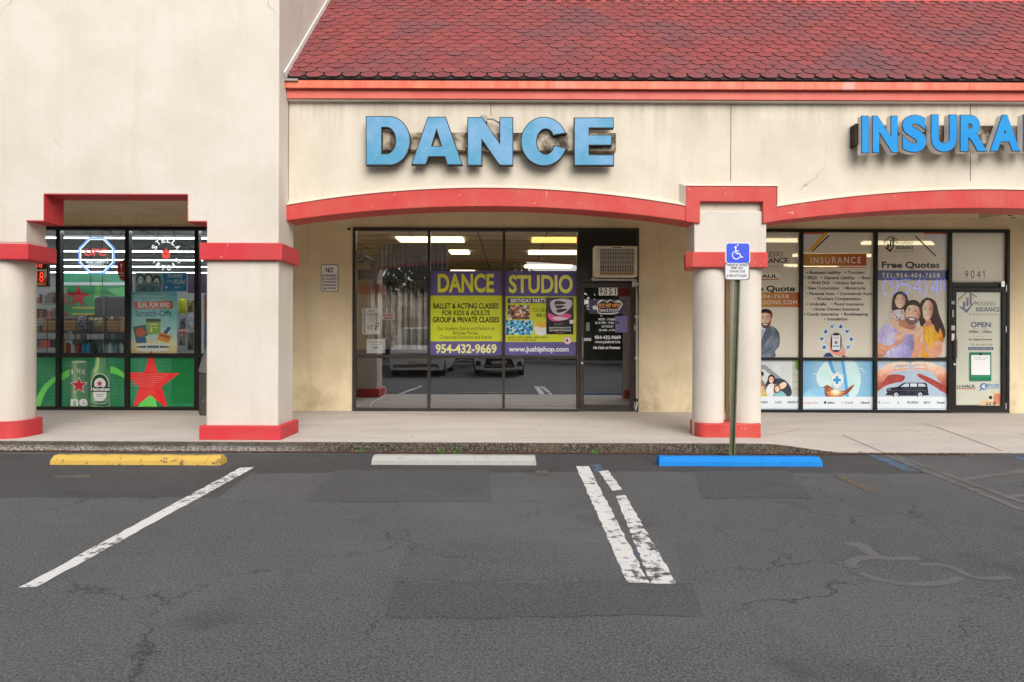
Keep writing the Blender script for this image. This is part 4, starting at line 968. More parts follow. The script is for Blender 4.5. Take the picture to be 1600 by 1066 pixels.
for i in range(3): a.line([(1431+3*i, 513-i*.4), (1430+3.4*i, 521)], .5, SKIN2, 12)
a.blob([(1406, 500), (1424, 503), (1427, 512), (1416, 517), (1405, 511)], SKIN2, 9)
a.blob([(1413, 482), (1418, 474), (1428, 471), (1436, 477), (1438, 488), (1436, 498), (1430, 506), (1421, 507.5), (1415, 500), (1413, 492)], tone_mat("face_print", FACE, 0, xw(1412), xw(1439), 12, .12), 13, 6)
a.blob([(1412.5, 489), (1413, 477), (1421, 469.5), (1432, 470), (1439, 478), (1438.5, 490), (1435.5, 481), (1428, 477), (1419, 478), (1415.5, 484)], HAIR, 14)
a.blob([(1413, 491), (1415.5, 497), (1420, 495), (1425, 495.2), (1430, 496.6), (1434, 498.5), (1437, 493), (1435.5, 500), (1429.5, 507), (1421, 508), (1414.8, 501)], "#6b4c40", 14); a.ell(1431, 484, 3, 6.5, SKIN3, 13.4, .15); a.ell(1419, 491, 2.6, 2, SKIN3, 13.4); a.ell(1424, 498.6, 4.6, 1.7, "#f2e8e2", 15, .12)
for x, y in ((1420, 485), (1430.5, 487)): a.ell(x, y, 1.5, .8, "#2c1f1c", 15); a.line([(x-2.2, y-2.7), (x+2.2, y-2.3)], .9, "#2c1f1c", 15)
a.line([(1425.5, 486), (1424, 491), (1426.5, 491.6)], .7, SKIN2, 15)
for p in ([(1398, 515), (1402, 530), (1399, 545)], [(1412, 535), (1410, 548), (1414, 557)], [(1388, 541), (1392, 549), (1390, 557)], [(1420, 530), (1421, 543), (1418, 556)], [(1380, 515), (1379, 524), (1376, 531)]): a.line(smooth_loop(p, 4, False), 1.1, "#8882b4", 9.4)
for p in ([(1462, 514), (1459, 525), (1460, 534)], [(1449, 512), (1452, 524), (1450, 536)], [(1444, 545), (1449, 551), (1450, 557)]): a.line(smooth_loop(p, 4, False), 1.0, "#b5780f", 4.6)
a.blob([(1415, 509), (1423, 511), (1431, 508), (1428, 514), (1418, 515)], "#96644e", 9.6)
a.line([(1400, 540), (1412, 532), (1416, 527)], .9, "#9a6450", 10.7); a.line([(1372, 546), (1383, 551)], .9, "#8a5644", 10.2)
# child on his back
a.blob([(1394, 485), (1394, 469), (1398, 459), (1407, 455.5), (1415, 459), (1419, 470), (1418, 478), (1412, 483), (1400, 484)], "#2a1d1c", 9)
a.blob([(1386, 499), (1393, 485), (1402, 483), (1412, 484), (1413, 498), (1408, 504), (1398, 506), (1391, 502)], "#c9c6c8", 8)
for i in range(14): a.ell(random.uniform(1389, 1410), random.uniform(487, 502), 1.3, 1.1, random.choice(["#b9463c", "#44507e", "#d89a7c", "#8e9ab4"]), 8.5+i*.02)
a.blob([(1391, 497), (1399, 496), (1403, 508), (1414, 513), (1428, 517), (1427, 522), (1412, 521), (1398, 514), (1392, 506)], SKIN3, 10.5)
a.blob([(1397.5, 468), (1400, 461), (1407, 458.5), (1413, 462), (1414.5, 470), (1412, 478), (1406, 482), (1400, 478)], tone_mat("face_print", FACE, 0, xw(1395), xw(1416), 12, .1), 11)
a.blob([(1396, 474), (1396.5, 463), (1404, 456.5), (1412, 458.5), (1416, 468), (1414, 466), (1409, 460.5), (1402, 461), (1398.5, 468)], "#2a1d1c", 12)
a.ell(1405.5, 475.3, 3, 1.2, "#f2e8e2", 12); a.line([(1402.5, 474.6), (1405.5, 474.3), (1408.6, 474.6)], .6, "#a8605a", 12.5)
for x in (1402, 1409.6): a.ell(x, 467.6, 1.2, .7, "#2c1f1c", 12); a.line([(x-1.6, 465.8), (x+1.6, 465.7)], .5, "#3c2a24", 12.3)
a.build("window_graphic", "beige window film with a smiling family of three, the woman in yellow", "window graphic", "window graphics of the insurance shop")
# lower panes
SKYP = painted("pale_blue_print", lin("#a9bfd4"), lin("#c6d4e0"), .7, 3, 20, .4, 0, False)
def strip_logos(a, x0, x1, y, l, names):
    a.rect(x0, y-9, x1, y+13, "#c3cbdc", l); a.rect(x0, y+9, x1, y+10.5, "#9fb0c4", l+.5); n = len(names)
    for i, (s, c, b) in enumerate(names):
        cx = x0+(x1-x0)*(i+.5)/n; wd = min(len(s)*2.1, (x1-x0)/n*.8); a.text(s, cx-wd/2, y-1.7, cx+wd/2, y+1.9, c, b, l+1)
a = panel_art(1137, 562.5, 1249.5, 641.5, SKYP)
a.rect(1186, 563, 1250, 622, "#c2c7c9", 1); a.rect(1238, 563, 1250, 620, "#a5a99c", 1.5); a.ell(1247, 570, 5, 9, "#6f8a4c", 2)
for i in range(4): a.line([(1240, 575+11*i), (1250, 575+11*i)], 1, "#7d8078", 2)
a.poly([(1180, 574), (1188, 569), (1196, 571), (1220, 590), (1231, 600), (1228, 604), (1206, 588), (1194, 577), (1184, 578)], "#7f868c", 2)
a.blob([(1196, 600), (1206, 592), (1224, 593), (1234, 603), (1237, 616), (1228, 621), (1210, 622), (1196, 618)], "#3d434e", 3)
a.blob([(1186, 594), (1193, 596), (1197, 606), (1199, 622), (1186, 622)], "#8d7561", 4); a.ell(1187, 587, 4.6, 7, SKIN, 5); a.blob([(1183, 583), (1188, 579), (1193, 583), (1192, 588), (1188, 584.5), (1184, 586)], HAIR, 6)
a.blob([(1196, 622), (1198, 606), (1203, 600), (1211, 600), (1217, 606), (1219, 622)], "#d9d4d2", 5); a.blob([(1199, 602), (1200, 589), (1205, 585.5), (1210, 589), (1211, 602), (1207, 598), (1203, 598)], "#3a2624", 6); a.ell(1205, 593.5, 3.7, 5, SKIN3, 7); a.ell(1205, 596.5, 1.9, .8, "#efe6e0", 8)
for x in (1203.4, 1206.6): a.ell(x, 592.6, .6, .5, HAIR, 8)
a.blob([(1217, 602), (1224, 597), (1229, 600), (1226, 606), (1219, 608)], "#d8b79c", 6)
a.blob([(1208, 622), (1210, 612), (1216, 610), (1224, 613), (1229, 622)], "#7fb0b8", 7); a.blob([(1209, 613), (1210, 603), (1215, 601), (1219, 605), (1218, 613)], "#6b4a38", 7.5); a.ell(1214.3, 608, 3.6, 4.6, SKIN3, 8); a.ell(1214.3, 610.5, 1.8, .7, "#efe6e0", 9)
a.blob([(1186, 622), (1187, 611), (1192, 608), (1197, 613), (1198, 622)], "#c8b26a", 7); a.ell(1190, 606, 3.6, 4.4, SKIN, 8); a.blob([(1186, 604), (1190, 600), (1194.5, 604), (1191, 603)], "#8a6a4c", 9)
strip_logos(a, 1137, 1249.5, 628.5, 10, [("Nation", "#3d5fa0", .03), ("auto", "#2d6f8f", .03), ("HARBOR", "#3a4660", .04), ("GUARD", "#39708c", .04), ("UNITED 8", "#2c3558", .03)])
a.build("window_graphic", "lower window film with a family sitting in an open car boot", "window graphic", "window graphics of the insurance shop")
def grad(n, stops, ax, v0, v1):
    m, t, b = new_mat(n); sx = nd(t, "ShaderNodeSeparateXYZ"); t.links.new(geo_pos(t), sx.inputs[0])
    f = math_(t, 'DIVIDE', math_(t, 'SUBTRACT', sx.outputs[ax], v0), v1-v0, True)
    c = ramp(t, f, [(p, lin(h)) for p, h in stops]); c = mix(t, math_(t, 'MULTIPLY', noise(t, geo_pos(t), 4, 4), .25), c, lin("#d8ebf5"))
    t.links.new(c, b.inputs["Base Color"]); b.inputs["Roughness"].default_value = .4; return m
a = panel_art(1253.5, 562.5, 1365.5, 641.5, grad("blue_print", [(0, "#4f9dcb"), (.35, "#8fc0dc"), (.6, "#9cc9e0"), (1, "#5ba6d2")], 0, wx(1254, YW), wx(1365, YW)))
a.blob([(1254, 622), (1262, 610), (1278, 608), (1290, 604), (1294, 612), (1288, 622)], "#78aed2", 1)
a.blob([(1296, 563), (1285, 570), (1276, 585), (1278, 600), (1290, 607), (1300, 602), (1302, 585), (1300, 570)], "#a9d0e6", 1); a.poly([(1293, 563), (1299, 563), (1304, 580), (1309, 582), (1304, 586), (1299, 580)], "#4f93bd", 2); a.poly([(1314, 563), (1318, 563), (1324, 600), (1326, 620), (1322, 620), (1318, 590)], "#4794c6", 2)
a.blob([(1321, 563), (1336, 566), (1345, 590), (1340, 615), (1328, 620), (1324, 595)], "#a5cde4", 1)
a.blob([(1289, 604), (1294, 602), (1305, 609), (1318, 611), (1330, 603), (1334, 601), (1333, 605), (1324, 615), (1312, 620), (1296, 621), (1289, 618)], "#7a4636", 3); a.blob([(1291, 612), (1302, 612), (1314, 614), (1322, 612), (1310, 619), (1296, 619)], "#b46a48", 4)
a.ell(1305.5, 613, 8, 5, "#e9b27c", 5); a.ell(1305.5, 612, 4, 3, "#fbeedb", 6)
for i in range(10):
    an = i*.63; a.line([(1305.5+3*math.cos(an), 613+2*math.sin(an)), (1305.5+13*math.cos(an), 613+8*math.sin(an))], .5, "#eec592", 5.5)
sh = [(1307.5, 581), (1311, 584), (1318, 585.5), (1317.5, 596), (1313, 603.5), (1307.5, 607), (1302, 603.5), (1297.5, 596), (1297, 585.5), (1304, 584)]
a.poly(sh, "#dbeaf2", 6.5); a.poly([(1307.5+(x-1307.5)*.86, 594+(y-594)*.86) for x, y in sh], "#8fbcd8", 7); a.poly([(1307.5+(x-1307.5)*.78, 594+(y-594)*.78) for x, y in sh], "#cfe3ee", 8)
a.rect(1305.3, 588, 1309.7, 600, "#2c86bd", 9); a.rect(1301.5, 591.8, 1313.5, 596.2, "#2c86bd", 9.3)
for x, y in ((1274, 585), (1280, 592), (1345, 576), (1348, 580)): a.line([(x-3, y-1), (x+4, y+1)], 1, "#e8f3f8", 3)
strip_logos(a, 1253.5, 1365.5, 629, 10, [("progressline", "#b06a3a", .0), ("■ safeco", "#24344f", .04), ("▪ Travel", "#7a5a50", .02), ("Allmark", "#22304e", .05)])
a.build("window_graphic", "lower blue window film with an open hand under a medical shield", "window graphic", "window graphics of the insurance shop")
a = panel_art(1369.5, 562.5, 1481, 641.5, SKYP)
a.blob([(1369.5, 600), (1380, 590), (1394, 585), (1408, 586), (1414, 589), (1410, 596), (1396, 599), (1382, 604), (1369.5, 612)], "#a04a44", 1)
a.blob([(1369.5, 584), (1382, 572), (1396, 566), (1410, 564.5), (1420, 567), (1419, 571), (1404, 571), (1395, 576), (1410, 574), (1420, 573.5), (1418, 578), (1402, 580), (1390, 584), (1382, 594), (1369.5, 606)], HANDP, 2); a.line([(1398, 572), (1418, 569.5)], .7, "#a86a5a", 3); a.line([(1396, 578), (1418, 576)], .7, "#a86a5a", 3); a.ell(1401, 575, 2.4, 1.2, "#e6c2b2", 4)
a.blob([(1481, 604), (1468, 598), (1452, 590), (1436, 584), (1434, 588), (1446, 596), (1460, 604), (1472, 612), (1481, 615)], "#a04a44", 1)
a.blob([(1481, 582), (1468, 572), (1452, 566), (1436, 564), (1424, 567), (1425, 571), (1440, 571), (1428, 573), (1428, 578), (1444, 579), (1458, 582), (1466, 594), (1481, 606)], HANDP, 2); a.line([(1427, 569.5), (1448, 571)], .7, "#a86a5a", 3); a.line([(1430, 575.5), (1450, 577)], .7, "#a86a5a", 3)
a.blob([(1386, 614), (1386, 607), (1402, 604.5), (1412, 598.5), (1430, 597.5), (1446, 598.5), (1449, 604), (1450, 614), (1446, 618), (1388, 618)], "#1c1e25", 5)
a.poly([(1407, 604.5), (1414, 599.5), (1420, 599.3), (1420, 604.5)], "#aeb7c2", 6); a.poly([(1422, 599.2), (1432, 599.2), (1433, 604.3), (1422, 604.4)], "#b8c1cb", 6); a.poly([(1434.5, 599.3), (1444, 600), (1446.5, 604), (1435, 604.3)], "#aeb7c2", 6)
a.line([(1388, 610), (1448, 610)], .6, "#4d515c", 6); a.rect(1386.5, 607.5, 1392, 610, "#6d7480", 6); a.line([(1412, 597.8), (1447, 597.9)], .7, "#8d939e", 6)
for x in (1400, 1437.5): a.ell(x, 617, 5, 5, "#111217", 7); a.ell(x, 617, 3.4, 3.4, "#a9aeb6", 8); a.ell(x, 617, 1.2, 1.2, "#4b5058", 9)
a.ell(1416, 622, 34, 1.6, "#8f98a6", 4)
strip_logos(a, 1369.5, 1481, 628.8, 10, [("♦ sunline", "#8a94b4", .0), ("▲", "#24344f", .05), ("TRI-UNION", "#24344f", .04), ("GEICO", "#1d2a58", .08), ("Kemper", "#24344f", .05)])
a.build("window_graphic", "lower window film with two hands sheltering a small black car", "window graphic", "window graphics of the insurance shop")
# transom and door of the insurance shop
a = Art(YO); a.rect(1486, 361, 1570, 440, FILM, 0)
for i, c in enumerate("9041"): one(a, 1507+9.6*i, 423.2, 1509.6+9.6*i, 434.6, 1.3, "#1a1818") if c == '1' else a.text(c, 1507+9.6*i, 423.2, 1513+9.6*i, 434.6, "#1a1818", .0, 1)
a.build("transom_film", "beige film above the insurance door with the number 9041", "window graphic")
a = Art(YW+.012, .0008); a.rect(1494, 452, 1564.5, 633, FILM, 0)
logo(a, 1511.5, 470.5, 1.0, 1, "#20243a")
a.text("PROGRESSO", 1523, 471.5, 1555.5, 477.5, INKD, .0, 1); a.text("INSURANCE", 1525, 480, 1561.5, 487, "#222b55", .03, 1); a.text("& Multiservices Inc", 1514, 489.5, 1561, 492.5, "#5d584f", .0, 1)
a.text("OPEN", 1516.5, 503.5, 1548, 511.5, NAVY, .06, 1); a.text("Monday - Friday", 1521, 513.2, 1543, 514.8, "#6c675d", 0, 1); a.text("8:00am - 5:00pm", 1514, 516.2, 1549.5, 520.3, INKD, .05, 1); a.text("or", 1530.5, 522.3, 1533, 523.5, "#6c675d", 0, 1)
a.text("Saturday", 1525, 525.5, 1538, 527, "#6c675d", 0, 1); a.text("by Appointment", 1514, 528.7, 1550, 532, INKD, .05, 1); a.text("TEL 954-404-7658", 1516, 537.3, 1550.5, 540.2, "#4d4a44", 0, 1)
a.rect(1513, 542.5, 1552, 547, "#29306a", 1); a.text("PROGRESSOINS.COM", 1515, 543.7, 1550, 545.9, "#c9cbdc", 0, 2)
a.text("U-HAUL", 1495, 601.5, 1524, 606, "#1d1b1c", .08, 1); a.rect(1494.5, 607, 1524, 608.3, "#a8382e", 1)
a.ell(1537, 604, 6, 5.4, "#3a6cb0", 1); a.ell(1537.5, 604, 3.6, 3.2, "#cfc9b8", 2); a.poly([(1538, 602.8), (1546, 600.5), (1546, 602), (1539, 605)], "#3a6cb0", 3); a.line([(1534, 607), (1530, 611)], 1.7, "#3a6cb0", 3)
a.text("TAXES", 1544, 600.2, 1561, 604.4, "#4a7cbc", .04, 1); a.rect(1543, 605.6, 1561, 607.2, "#6f94c4", 1)
a.blob([(1528, 633), (1533, 627), (1541, 622), (1548, 617), (1552, 611), (1556, 616), (1564, 613), (1564.5, 633)], "#d3b08c", 1); a.blob([(1553, 617), (1560, 615), (1564.5, 618), (1564.5, 630), (1556, 631), (1551, 625)], "#c47a5c", 2); a.rect(1543.5, 616.5, 1552, 626, "#dccfb8", 3); a.ell(1547.6, 621.3, 3, 3, "#3a3230", 4)
a.text("U S", 1541, 628.5, 1556, 633, "#2b2422", .05, 4)
a.build("door_film", "beige film on the insurance door reading OPEN with opening hours", "window graphic")
a = Art(YW-.001, .0008); a.rect(1515.5, 550.5, 1549, 595.5, "#1f6b4c", 0); a.rect(1517.5, 555, 1547, 586, "#cfd6dc", 1); a.text("Scan here for a quote", 1521, 558, 1543.5, 559.6, "#5f6670", 0, 2); a.rect(1524, 561.5, 1540, 562.2, "#8f969c", 2); a.ell(1532, 553.5, 2.2, 2.2, "#14231d", 3); a.rect(1517, 588, 1548, 589, "#2f8260", 2)
a.build("door_notice", "green framed white notice taped to the insurance door", "notice")
# blue LED numbers over the family
q = W(1430, 464, YO); lsg = thing("led_sign", "string of faint blue LED dots reading (954)4 across the family picture", "led sign", q)
LEDM = glow("blue_led", (.16, .22, 1.0), 1.3, (.1, .1, .4))
def dots(pts, step=2.4):
    led = MB()
    for (x0, y0), (x1, y1) in zip(pts, pts[1:]):
        n = max(1, int(math.hypot(x1-x0, y1-y0)/step))
        for i in range(n):
            q = W(x0+(x1-x0)*i/n, y0+(y1-y0)*i/n, YO-.010); r = .0075
            led.mesh([(q[0]+r*math.cos(k*1.047), q[1], q[2]+r*math.sin(k*1.047)) for k in range(6)], [(5, 4, 3, 2, 1, 0)], LEDM)
    led.build("led_character", lsg, recalc=False)
dots([(1384, 436), (1380, 443), (1379, 450), (1380, 457), (1385, 464)])
dots([(1402, 446), (1396, 449), (1391, 445), (1392, 439), (1398, 436), (1403, 440), (1402, 451), (1398, 459), (1393, 461)])
dots([(1421, 437), (1410, 437), (1409, 446), (1416, 444), (1422, 448), (1421, 456), (1414, 459), (1408, 456)])
dots([(1437, 458), (1437, 436), (1427, 451), (1441, 451)]); dots([(1444, 436), (1448, 443), (1449, 450), (1448, 457), (1443, 464)])
dots([(1464, 460), (1464, 437), (1455, 452), (1468, 452)]); dots([(1470, 437), (1470, 458)]); dots([(1476, 437), (1476, 456)])

# ------------------------------------------------------------------ convenience store window
GRN, LGR = "#177a45", "#5fbf55"
GRNM = painted("green_print", lin("#1a7a46"), lin("#4f9c78"), .7, 2.2, 8, .35, 0, True)
def blinds(a, x0, y0, x1, y1, l):
    y = y0+3
    while y < y1: a.line([(x0, y), (x1, y)], .35, ink("#4f9270"), l); y += 5.5
a = Art(YO); a.rect(50, 558, 88.5, 636, GRNM, 0); blinds(a, 50, 558, 88, 636, 1)
a.poly(smooth_loop([(54, 636), (58, 620), (68, 603), (80, 592), (90, 586)], 5, False)+[(90, 594)]+smooth_loop([(90, 594), (80, 602), (70, 616), (63, 636)], 5, False)[1:], LGR, 2)
a.build("window_graphic", "green window film with a lone pale green curve beside the far left pillar", "window graphic", "window graphics of the store")
a = Art(YO); a.rect(94, 558, 196, 638, GRNM, 0); blinds(a, 94, 558, 196, 638, 1)
a.poly(smooth_loop([(94, 586), (104, 579), (112, 577)], 4, False)+[(112, 586), (94, 596)], LGR, 2)
a.poly(smooth_loop([(172, 572), (182, 575), (196, 584)], 4, False)+smooth_loop([(196, 592), (184, 586), (172, 583)], 4, False), LGR, 2)
CANM = grad("green_can_print", [(0, "#1d5a2a"), (.22, "#8fc07a"), (.4, "#2f8a3c"), (.8, "#1d6a30"), (1, "#174a26")], 0, wx(109, YW), wx(138, YW))
a.poly([(109, 638), (109, 572), (112, 565), (136, 565), (138.5, 572), (138.5, 638)], CANM, 3); a.ell(124, 565.5, 12, 1.8, "#9fb8a4", 4)
for i, c in enumerate("INK"): a.text(c, 112+8.5*i, 577.5-(1.5 if i == 1 else 0), 112+8.5*i+(2 if c == 'I' else 5), 585-(1.5 if i == 1 else 0), "#cfe3cf", .0, 4)
a.star(123.6, 602.5, 14.5, "#e6d8d2", 0, .42, 5); a.star(123.6, 602.5, 12.6, "#b8242e", 0, .42, 6)
a.text("ne", 110.5, 618.5, 137, 634.5, "#f1f4ef", .05, 6)
BOTM = grad("green_bottle_print", [(0, "#2c7a30"), (.25, "#a6d684"), (.45, "#3fa03c"), (.8, "#277a30"), (1, "#3d8a46")], 0, wx(141, YW), wx(172, YW))
a.poly([(141.5, 637), (141.5, 588), (143, 580), (149, 571), (150, 558), (165, 558), (166, 571), (171, 580), (172.5, 588), (172.5, 637)], BOTM, 7)
a.poly([(152.5, 559), (155.5, 559), (154.5, 574), (150, 582), (148, 580), (152, 572)], "#b4e08f", 8)
a.ell(156.5, 601, 14.2, 17.5, "#dfe8df", 8); a.ell(156.5, 601, 13.2, 16.4, "#1c4a2c", 9); a.ell(156.5, 600, 9, 9.6, "#e8ede6", 10); a.star(156, 599.5, 5.2, "#a8222c", 0, .42, 11)
a.rect(141.5, 604.5, 172.5, 612.5, "#20402c", 12); a.text("Heineken", 142.5, 605, 171.8, 611, "#f0f3ee", .05, 13)
a.ell(156.5, 617, 10.5, 10, "#f0f3ee", 11); a.ell(156.5, 617.5, 8.8, 8.4, "#dfe6e2", 11.5); a.text("LAGER", 150.5, 615.5, 162.5, 617.4, "#58705f", .02, 12); a.text("BEER", 152, 618.5, 161, 620, "#58705f", .02, 12)
a.ell(156.5, 631, 14, 3.4, "#2a5a38", 12); a.text("PREMIUM QUALITY", 146, 629.6, 167, 631.6, "#cfdccf", .02, 13)
a.build("window_graphic", "green window film with a beer can and a beer bottle", "window graphic", "window graphics of the store")
a = Art(YO); a.rect(201, 558, 303, 638, GRNM, 0); blinds(a, 201, 558, 303, 638, 1)
a.poly([(213, 638), (231, 616), (241, 616), (246, 638)], LGR, 2); a.rect(268, 560, 302, 630, painted("deep_green_print", lin("#14763a"), lin("#2d8a54"), .5, 3, 8, .35, 0, False), 1.5)
a.star(235.5, 598, 51, "#d8232b", .02, .38, 3, .93)
for i in range(7): a.line([(205, 584+3*i), (262-4*i, 586+3*i)], .7, "#ea6a62", 4)
a.build("window_graphic", "green window film with a large red star", "window graphic", "window graphics of the store")
a = Art(YP); a.rect(202, 456, 276.5, 552.5, grad("aqua_poster", [(0, "#e8c97c"), (.16, "#eadba0"), (.26, "#b9dfd8"), (.6, "#7fd0d0"), (1, "#54bcc6")], 2, wz(552, YW, 240), wz(456, YW, 240)), 0)
a.text("HELP - LIFT - YOUR - WIN", 222, 465.5, 256, 467.6, "#2d4a50", .02, 1)
a.poly([(208.5, 472), (269.5, 470), (270, 482.3), (210, 483)], "#b4512c", 1); a.text("SUN, FUN AND", 215.5, 472.6, 265.5, 481, "#f2e8d2", .04, 2, rot=-.01)
a.text("Scratch-Offs", 211.5, 485, 268, 494.5, "#2b5260", .012, 2)
a.poly([(228, 498.5), (251, 499), (250.5, 522), (231, 523)], "#7fa04c", 2); a.poly([(228, 498), (251.5, 498.5), (251, 503), (228.5, 503)], "#2c4a30", 3); a.rect(233, 506, 247, 508, "#d8d27c", 3); a.rect(235, 511, 238, 519, "#e4e08a", 3); a.rect(240, 511, 246, 513, "#e4e08a", 3)
a.poly([(207.5, 511), (228, 507), (231, 525), (212, 529)], "#4d5b56", 3); a.blob([(214, 515), (222, 513), (228, 520), (222, 526), (214, 524)], "#b85a34", 4)
a.poly([(211, 528), (228, 526), (229, 536), (213, 536)], "#38618a", 4); a.poly([(249, 519), (269, 525), (264, 536), (246, 531)], "#c98a3c", 4); a.poly([(250, 522), (266, 526), (264, 529), (249, 525)], "#8a4a2c", 5)
a.poly([(255, 520), (263, 510), (267.5, 513), (260, 523)], "#2f5272", 4); a.ell(240, 540, 30, 3, "#eef0ea", 5); a.ell(240, 542, 27, 2, "#58686a", 6); a.ell(238, 546.5, 26, 3, "#dfe3d6", 5); a.rect(229, 536, 230, 552, "#f4f2ea", 7); a.rect(249, 536, 250, 552, "#f4f2ea", 7)
a.build("lottery_poster", "aqua poster reading SUN, FUN AND Scratch-Offs in the right hand store window", "poster")
a = Art(YP); a.rect(211.5, 426, 292, 455.5, "#1f78a8", 0); a.poly([(211.5, 426), (252, 426), (256, 440), (252, 455.5), (211.5, 455.5)], "#6f9496", 1); a.line([(252, 426), (256, 440), (252, 455.5)], .8, "#9fd0dc", 4)
for cx, cy, h in ((219.5, 437, 0), (232, 436, 1), (244.5, 440, 2)):
    a.ell(cx, cy-1.5, 6.4, 8.2, "#1e3034", 2); a.ell(cx+.3, cy+.5, 4.4, 6.2, "#a9c2c0", 3); a.ell(cx, cy+3.3, 2.2, 1.3 if h < 2 else 2.2, "#e6efec" if h < 2 else "#2d4448", 4)
    for d in (-1.7, 1.9): a.ell(cx+d, cy-1, .8, .5, "#1e3034", 4)
    a.blob([(cx-8, 455.4), (cx-5, cy+9), (cx, cy+7), (cx+5, cy+9), (cx+8, 455.4)], "#4f7f84", 2.5)
a.text("SHARE", 261.5, 428.5, 286, 434, "#cfe6ee", .0, 3, shear=.2); a.text("THE", 260.5, 438, 270, 441.5, "#9fcbdc", 0, 3, shear=.2); a.text("FUN", 272, 437, 289, 444, "#cfe6ee", 0, 3, shear=.2); a.ell(260, 449, 1.6, 1.6, "#dbeaf0", 3); a.rect(273, 448.3, 282, 449.3, "#9fcbdc", 3)
a.build("share_poster", "blue strip poster with three laughing faces above the lottery poster", "poster")
a = Art(YP-.008); a.blob([(185, 409), (201, 408), (201.5, 438.5), (190, 437.5), (185, 430), (183.5, 420)], "#a8141c", 0); a.ell(189.5, 415, 1.8, 3.4, "#e6cfcb", 1); a.line([(189, 418), (190.5, 425)], .8, "#e6cfcb", 1); a.text("OPEN", 186.5, 426, 193.5, 428.3, "#e9c9c4", .03, 1); a.text("24 HRS", 186.5, 430, 193.5, 432, "#e9c9c4", .03, 1)
a.build("red_shop_tag", "small rounded red sign hanging on the mullion between the two store windows", "sign")
# LED price sign
pr = MB(); q = W(52, 407, YP-.0); r = W(75.5, 448, YP)
pr.box(q[0]-.3, r[0], YP-.004, YP+.05, r[2], q[2], BLACK); s_ = pr.build("price_sign", bevel=.005)
tag(s_, "LED price board with red digits 38 and 18 half hidden behind the far left pillar", "price sign")
a = Art(YP-.006); dg_ = glow("red_led", (1.0, .06, .02), 1.6, (.3, .02, .02))
a.rect(40, 408, 68, 419, "#5c0f0f", 0); a.text("38", 54.5, 409.5, 66, 418, dg_, -.01, 1)
a.rect(40, 421, 73, 446.5, "#d8d4cc", 0); a.poly([(40, 446.5), (73, 446.5), (73, 433), (66, 438), (40, 440)], "#d8652c", 1); a.rect(40, 424, 69, 442, "#8a1a14", 2); a.text("18", 57, 425.5, 68, 440.5, dg_, -.01, 3); a.rect(40, 443, 70, 445.5, "#e8b07c", 3)
o = a.build("price_digits", "", "", parent=s_)
# neon signs
def neon(name, label, loops_, cables, extra):
    xs_ = [p[0] for l in loops_ for p in l[0]]; ys_ = [p[1] for l in loops_ for p in l[0]]
    c = W(sum(xs_)/len(xs_), max(ys_), YP); t = thing(name, label, "neon sign", c)
    for pts, mat, r, closed in loops_:
        m = MB(); m.tube([W(x, y, YP) for x, y in pts], r, mat, 8, closed); m.build("neon_tube", t, smooth=True)
    for pts in cables: m = MB(); m.tube([W(x, y, YP+.02) for x, y in pts], .006, BLACK, 6); m.build("support_wire", t)
    return t
NB = glow("blue_neon", (.08, .28, 1.0), 1.0); NW = glow("white_neon", (.80, .92, 1.0), 1.1); NR = glow("red_neon", (1.0, .03, .03), .75); NWS = glow("dim_white_neon", (.9, .95, 1), .9, (.75, .76, .76))
octo = lambda cx, cy, r: [(cx+r*math.cos(math.radians(22.5+45*i)), cy+r*math.sin(math.radians(22.5+45*i))) for i in range(8)]
ctr = (151, 399.5)
t = neon("neon_sign", "octagonal blue neon sign with red letters in the left store window",
     [(octo(*ctr, 29.5), NB, .014, True), (octo(*ctr, 27.2), NW, .009, True)], [[(141.5, 352), (142, 448)], [(159.5, 352), (160, 448)], [(124, 392), (178, 392)], [(125, 408), (178, 408)]], None)
a = Art(YP-.01); a.text("UFC", 132.5, 388.5, 168, 400, NR, .085, 0, shear=.18); o = a.build("neon_letters", "", "", parent=t)
a = Art(YP-.01); a.text("BUD LIGHT", 134.5, 405.5, 166, 411, NW, .05, 0); a.rect(137, 412.3, 162, 413.2, NW, 0); a.line([(167, 403.5), (168, 403.5), (168, 411.5), (167, 411.5)], .8, NW, 0); o = a.build("neon_letters", "", "", parent=t)
ctr2 = (259.5, 397)
t = neon("neon_sign", "round neon sign of white ring lettering about a red star in the right store window",
     [(ellp(259.5, 374, 15, 1.5, 0, 180, 6), BLACK, .006, False)], [[(251, 352), (247, 366), (245, 376)], [(268, 352), (272, 366), (274, 376)], [(243, 376), (275, 376)], [(243, 397.5), (276, 397.5)], [(245, 420), (276, 420)], [(225, 388), (236, 384)], [(277, 380), (300, 388)]], None)
a = Art(YP-.01)
def ring(body, r, a0, a1, up):
    n = len(body)
    for i, c in enumerate(body):
        an = math.radians(a0+(a1-a0)*i/(n-1)); x, y = ctr2[0]+r*math.sin(an), ctr2[1]-r*math.cos(an)*1.08
        w_ = 2.3 if c == 'I' else 6.2
        a.text(c, x-w_/2, y-4.3, x+w_/2, y+4.3, NWS, .03, 0, rot=an if up else an+math.pi)
ring("STELLA", 20.5, -62, 62, True); a.build("neon_letters", "", "", parent=t); a = Art(YP-.01); ring("ARTOIS", 20.5, 242, 118, False)
o = a.build("neon_letters", "", "", parent=t)
a = Art(YP-.012); a.poly([(259.5, 386), (261.3, 391.5), (265.5, 391.5), (264.5, 395.5), (267, 397.5), (264.5, 399.5), (265.5, 403.5), (261.3, 403.5), (259.5, 410), (257.7, 403.5), (253.5, 403.5), (254.5, 399.5), (252, 397.5), (254.5, 395.5), (253.5, 391.5), (257.7, 391.5)], NR, 0); a.star(259.5, 397.3, 2, "#7a1014", 0, .4, 1); o = a.build("neon_star", "", "", parent=t)
